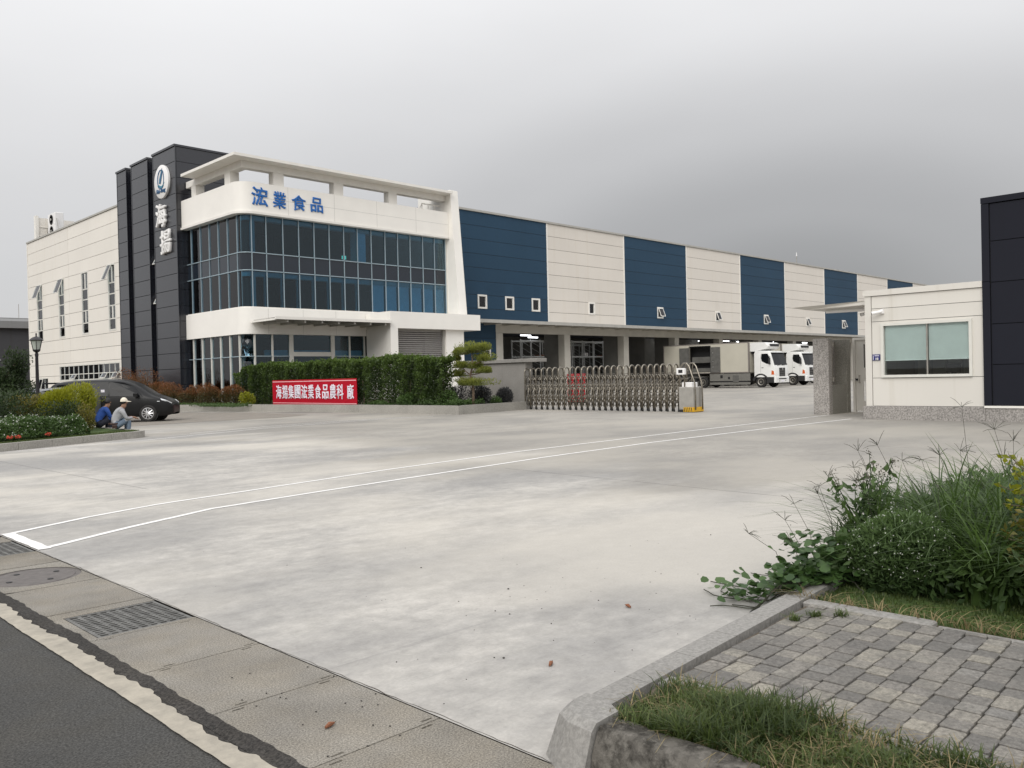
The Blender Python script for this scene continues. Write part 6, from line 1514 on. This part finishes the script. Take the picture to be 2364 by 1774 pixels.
# feathery bush with tiny white flower heads
fb_ = thing('feathery_weed', 'feathery dark green weed covered in tiny white flower heads beside the pavers', 'weed', (5.40, 2.05, .118))
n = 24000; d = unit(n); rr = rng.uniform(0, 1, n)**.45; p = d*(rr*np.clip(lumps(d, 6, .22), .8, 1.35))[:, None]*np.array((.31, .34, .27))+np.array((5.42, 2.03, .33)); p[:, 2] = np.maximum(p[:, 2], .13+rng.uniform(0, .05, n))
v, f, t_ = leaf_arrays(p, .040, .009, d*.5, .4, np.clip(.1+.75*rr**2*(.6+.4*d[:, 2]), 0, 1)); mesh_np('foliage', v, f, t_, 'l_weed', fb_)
k_ = (rr > .86) & (d[:, 2] > -.35) & (rng.uniform(0, 1, n) < .06); pp = p[k_]+d[k_]*.02
v, f, t_ = leaf_arrays(np.repeat(pp, 3, 0)+rng.normal(0, .003, (len(pp)*3, 3)), .007, .007, None, .5); mesh_np('flower_heads', v, f, t_, 'petal', fb_)
st = MB()
for i in range(26):
    a = random.uniform(0, 6.28); r_ = random.uniform(.1, .4); st.tube([(5.42+.03*math.cos(a), 2.02+.03*math.sin(a), .118), (5.42+r_*.5*math.cos(a), 2.02+r_*.55*math.sin(a), .30), (5.42+r_*.8*math.cos(a), 2.02+r_*math.sin(a), .40+random.uniform(0, .16))], [.006, .004, .002], 5)
tag(obj('stems', st, 'l_weed', fb_), kind='stuff')
# creeping vine spilling over the kerb on to the concrete
vn = thing('creeping_vine', 'creeping vine with round leaves spilling over the kerb on to the concrete', 'vine', (5.25, 2.75, .0))
runs = []
for i in range(26):
    p = Vector((5.15+random.uniform(-.1, .75), 2.50+random.uniform(-.15, .15), .16)); a = R(random.uniform(95, 165)) if i < 18 else R(random.uniform(150, 190)); pts = [tuple(p)]
    for k in range(random.randint(5, 11)):
        a += random.uniform(-.6, .6); p = p+Vector((math.cos(a), math.sin(a), 0))*.075; p.z = max(.012, (.165 if p.y < 2.55+.07*(p.x-4) else .165-(p.y-2.52-.07*(p.x-4))*1.4)); pts.append(tuple(p))
    runs.append(pts)
st = MB()
for pts in runs: st.tube(pts, [.0035]*len(pts), 4)
obj('runners', st, 'l_spike', vn)
P_, T_ = [], []
for pts in runs:
    for k, p in enumerate(pts):
        for q in range(random.randint(2, 5) if k < len(pts)*.65 else random.randint(0, 1)): P_.append((p[0]+random.uniform(-.05, .05), p[1]+random.uniform(-.05, .05), p[2]+random.uniform(.015, .085)))
for q in range(240): P_.append((5.0+random.uniform(0, .55), 2.40+random.uniform(-.12, .35), random.uniform(.10, .42)))
P_ = np.array(P_)
def round_leaves(p, r):
    n = len(p); m_ = 7; nrm = unit(n)*.55; nrm[:, 2] += .9; nrm /= np.linalg.norm(nrm, axis=1)[:, None]; a = np.cross(nrm, unit(n)); a /= np.linalg.norm(a, axis=1)[:, None]; b = np.cross(nrm, a); R_ = r*rng.uniform(.6, 1.25, n)
    vs = []
    for k in range(m_):
        an = 2*np.pi*(k+.5)/m_; rr_ = R_*(1.0 if k else 1.0); vs.append(p+(a*np.cos(an)+b*np.sin(an))*rr_[:, None]+nrm*(.18*R_*(np.cos(2*an)))[:, None])
    v = np.stack(vs, 1).reshape(-1, 3); f = np.arange(n*m_).reshape(n, m_); return v, f, np.repeat(rng.uniform(0, 1, n), m_)
v, f, t_ = round_leaves(P_, .031); mesh_np('leaves', v, f, t_, 'l_vine', vn)
# seed spikes of finger grass standing above the mass
SP = [(5.32, 2.62, .50, 0), (5.25, 2.72, .42, 0), (5.6, 2.52, .66, 0), (5.75, 2.6, .70, 0), (5.9, 2.35, .82, 0), (6.1, 2.4, .92, 0), (6.2, 2.15, .86, 0), (6.3, 1.95, .90, 0), (6.5, 1.95, 1.22, 0), (6.6, 1.7, .98, 0), (6.4, 1.5, 1.0, 0), (6.8, 1.75, 1.05, 0), (5.55, 1.75, .46, 0), (5.5, 1.35, .5, 0), (6.2, 1.2, .95, 0), (6.9, 1.4, 1.1, 0), (5.45, 2.6, .58, 0), (6.0, 2.55, .74, 0), (5.7, 2.3, .75, 0), (6.7, 1.3, 1.1, 0), (5.15, 2.55, .40, 0)]
fg = MB(); SP += [(random.uniform(5.5, 7.2), random.uniform(.9, 2.4), random.uniform(.6, 1.0), 0) for _ in range(22)]
for k, (x, y, h, _) in enumerate(SP):
    dx, dy = random.uniform(-.2, .04), random.uniform(-.05, .18); tip = Vector((x+dx, y+dy, h))
    fg.tube([(x, y, .11), (x+dx*.25, y+dy*.25, .11+(h-.11)*.6), tuple(tip)], [.0022, .0018, .0012], 4)
    for q in range(random.randint(5, 9)):
        a = random.uniform(0, 6.28); e = random.uniform(-.2, 1.2); L = random.uniform(.06, .125); d = Vector((math.cos(a)*math.cos(e), math.sin(a)*math.cos(e), math.sin(e))); fg.tube([tuple(tip), tuple(tip+d*L*.6), tuple(tip+d*L+Vector((0, 0, -.012)))], [.0013, .0017, .0008], 4)
tag(obj('seed_spikes', fg, 'l_spike', base=False), 'thin finger-grass seed spikes standing above the weeds', 'seed heads', kind='stuff')
# tall flowering weeds at the left shoulder and the yellow shrub at the right edge
for k, (x, y, h, lb) in enumerate(((5.75, 2.45, .84, 'thin weed with small purplish flower clusters, left of the pair'), (5.95, 2.42, .90, 'thin weed with small purplish flower clusters, right of the pair'))):
    t = thing('flowering_weed', lb, 'weed', (x, y, .11), group='thin flowering weeds'); st = MB(); tips = []
    for q in range(7):
        a = random.uniform(0, 6.28); tip = Vector((x+.16*math.cos(a), y+.16*math.sin(a), h-random.uniform(0, .18))); st.tube([(x, y, .11), (x+.03*math.cos(a), y+.03*math.sin(a), h*.6), tuple(tip)], [.005, .004, .002], 5); tips.append(tip)
    tag(obj('stems', st, 'l_weed', t), kind='stuff')
    pts = np.concatenate([np.array(q)+rng.normal(0, .016, (16, 3)) for q in tips]); v, f, t_ = leaf_arrays(pts, .014, .012, None, .4); tag(mesh_np('flower_clusters', v, f, t_, 'l_spike', t), kind='stuff')
    pts = np.concatenate([np.array((x, y, .2))+(np.array(q)-np.array((x, y, .2)))*rng.uniform(.3, .95, (22, 1))+rng.normal(0, .03, (22, 3)) for q in tips]); v, f, t_ = leaf_arrays(pts, .07, .03, None, .3); mesh_np('leaves', v, f, t_, 'l_weed', t)
def sprig(label, c, dirs, mat, L, Wd, n):
    t = thing('yellow_sprig_shrub', label, 'shrub', (c[0], c[1], .11), group='yellow-leaved shrubs at the right edge'); st = MB(); P_ = []
    for d in dirs:
        a = Vector(c); b = a+Vector(d); st.tube([(c[0], c[1], .11), tuple(a), tuple((a+b)/2+Vector((0, 0, .05))), tuple(b)], [.008, .007, .005, .002], 5)
        for q in range(n): s = random.uniform(.1, 1); P_.append(tuple(a+(b-a)*s+Vector((random.gauss(0, .022), random.gauss(0, .022), .10*s*(1-s)*2+random.gauss(0, .022)))))
    tag(obj('stems', st, 'bark', t), kind='stuff'); v, f, t_ = leaf_arrays(np.array(P_), L, Wd, None, .3); mesh_np('leaves', v, f, t_, mat, t)
sprig('yellow-leaved shrub reaching in at the right edge above the weeds', (5.95, 1.26, .50), [(-.15, .30, .15), (-.2, .22, .35), (-.1, .28, .45), (.1, .2, .5), (-.3, .15, .0), (-.28, .24, -.12), (-.05, .35, .25), (-.2, .1, .2)], 'l_yellow', .05, .028, 46)
sprig('yellow-leaved shrub low at the right edge beside the pavers', (5.55, 1.25, .32), [(-.1, .2, .1), (-.1, .25, .2), (-.25, .1, .05), (0, .2, .3)], 'l_olive', .05, .026, 42)
# tufts growing in the paver joints
for k, (x, y, lb) in enumerate(((4.42, 2.12, 'small green tuft in the paver joints near the kerb corner'), (4.52, 2.02, 'small green tuft in the paver joints below the border strip'), (4.28, 2.17, 'small flat tuft in the paver joints, nearest of three'))):
    p = np.column_stack([x+rng.normal(0, .014, 60), y+rng.normal(0, .014, 60), np.full(60, .148)]); v, f, t_ = blades(p, .05, .004, 1.1, 3); tag(mesh_np('grass_tuft', v, f, t_, 'l_turf'), lb, 'grass tuft', 'tufts in the pavers')

# ================================================================== LITTER
for k, (x, y, a, lb) in enumerate(((3.22, 2.98, .5, 'reddish dry pod lying on the concrete near the drain corner'), (2.01, 3.17, .3, 'reddish dry pod lying on a drain slab near the road'), (4.35, 3.34, 1.2, 'reddish dry pod alone in the middle of the pale concrete'))):
    t = thing('dry_pod', lb, 'pod', (x, y, .0), group='dry pods on the ground'); d = Vector((math.cos(a), math.sin(a), 0))*.028
    obj('shell', MB().tube([Vector((x, y, .010))-d, Vector((x, y, .014)), Vector((x, y, .010))+d], [.006, .011, .005], 7), 'dry', t); obj('stem', MB().tube([Vector((x, y, .010))+d, Vector((x, y, .012))+d*1.4], .002, 4), 'bark', t)
mb = MB(); mb.add([(4.70, 2.62, .006), (4.80, 2.60, .02), (4.86, 2.64, .012), (4.82, 2.70, .024), (4.72, 2.69, .008)], [(0, 1, 4), (1, 3, 4), (1, 2, 3)]); tag(obj('fallen_leaf', mb, 'black'), 'dark curled leaf on the concrete beside the kerb', 'leaf')
mb = MB(); mb.add([(4.30, 2.56, .004), (4.36, 2.55, .014), (4.40, 2.57, .008), (4.35, 2.59, .016)], [(0, 1, 3), (1, 2, 3)]); tag(obj('fallen_leaf', mb, 'dry'), 'brown curled leaf against the foot of the drive kerb', 'leaf')
n = 90; gx = 2.5+rng.gamma(2.0, .9, n); gy = 2.55+rng.gamma(2.0, .8, n); s = rng.gamma(2, .0013, n)+.001
mb = MB()
for x, y, r_ in zip(gx, gy, s): mb.lathe([(r_*.6, 0), (r_, r_*.4), (r_*.5, r_*.8)], (x, y, .001), 5)
for q in range(26): mb.lathe([(.003, 0), (.005, .003), (.002, .005)], (random.uniform(1.75, 2.38), random.uniform(2.2, 4.2), .001), 5)
tag(obj('grit', mb, 'pebble'), 'dark grit scattered over the concrete near the kerb corner', 'grit', kind='stuff')
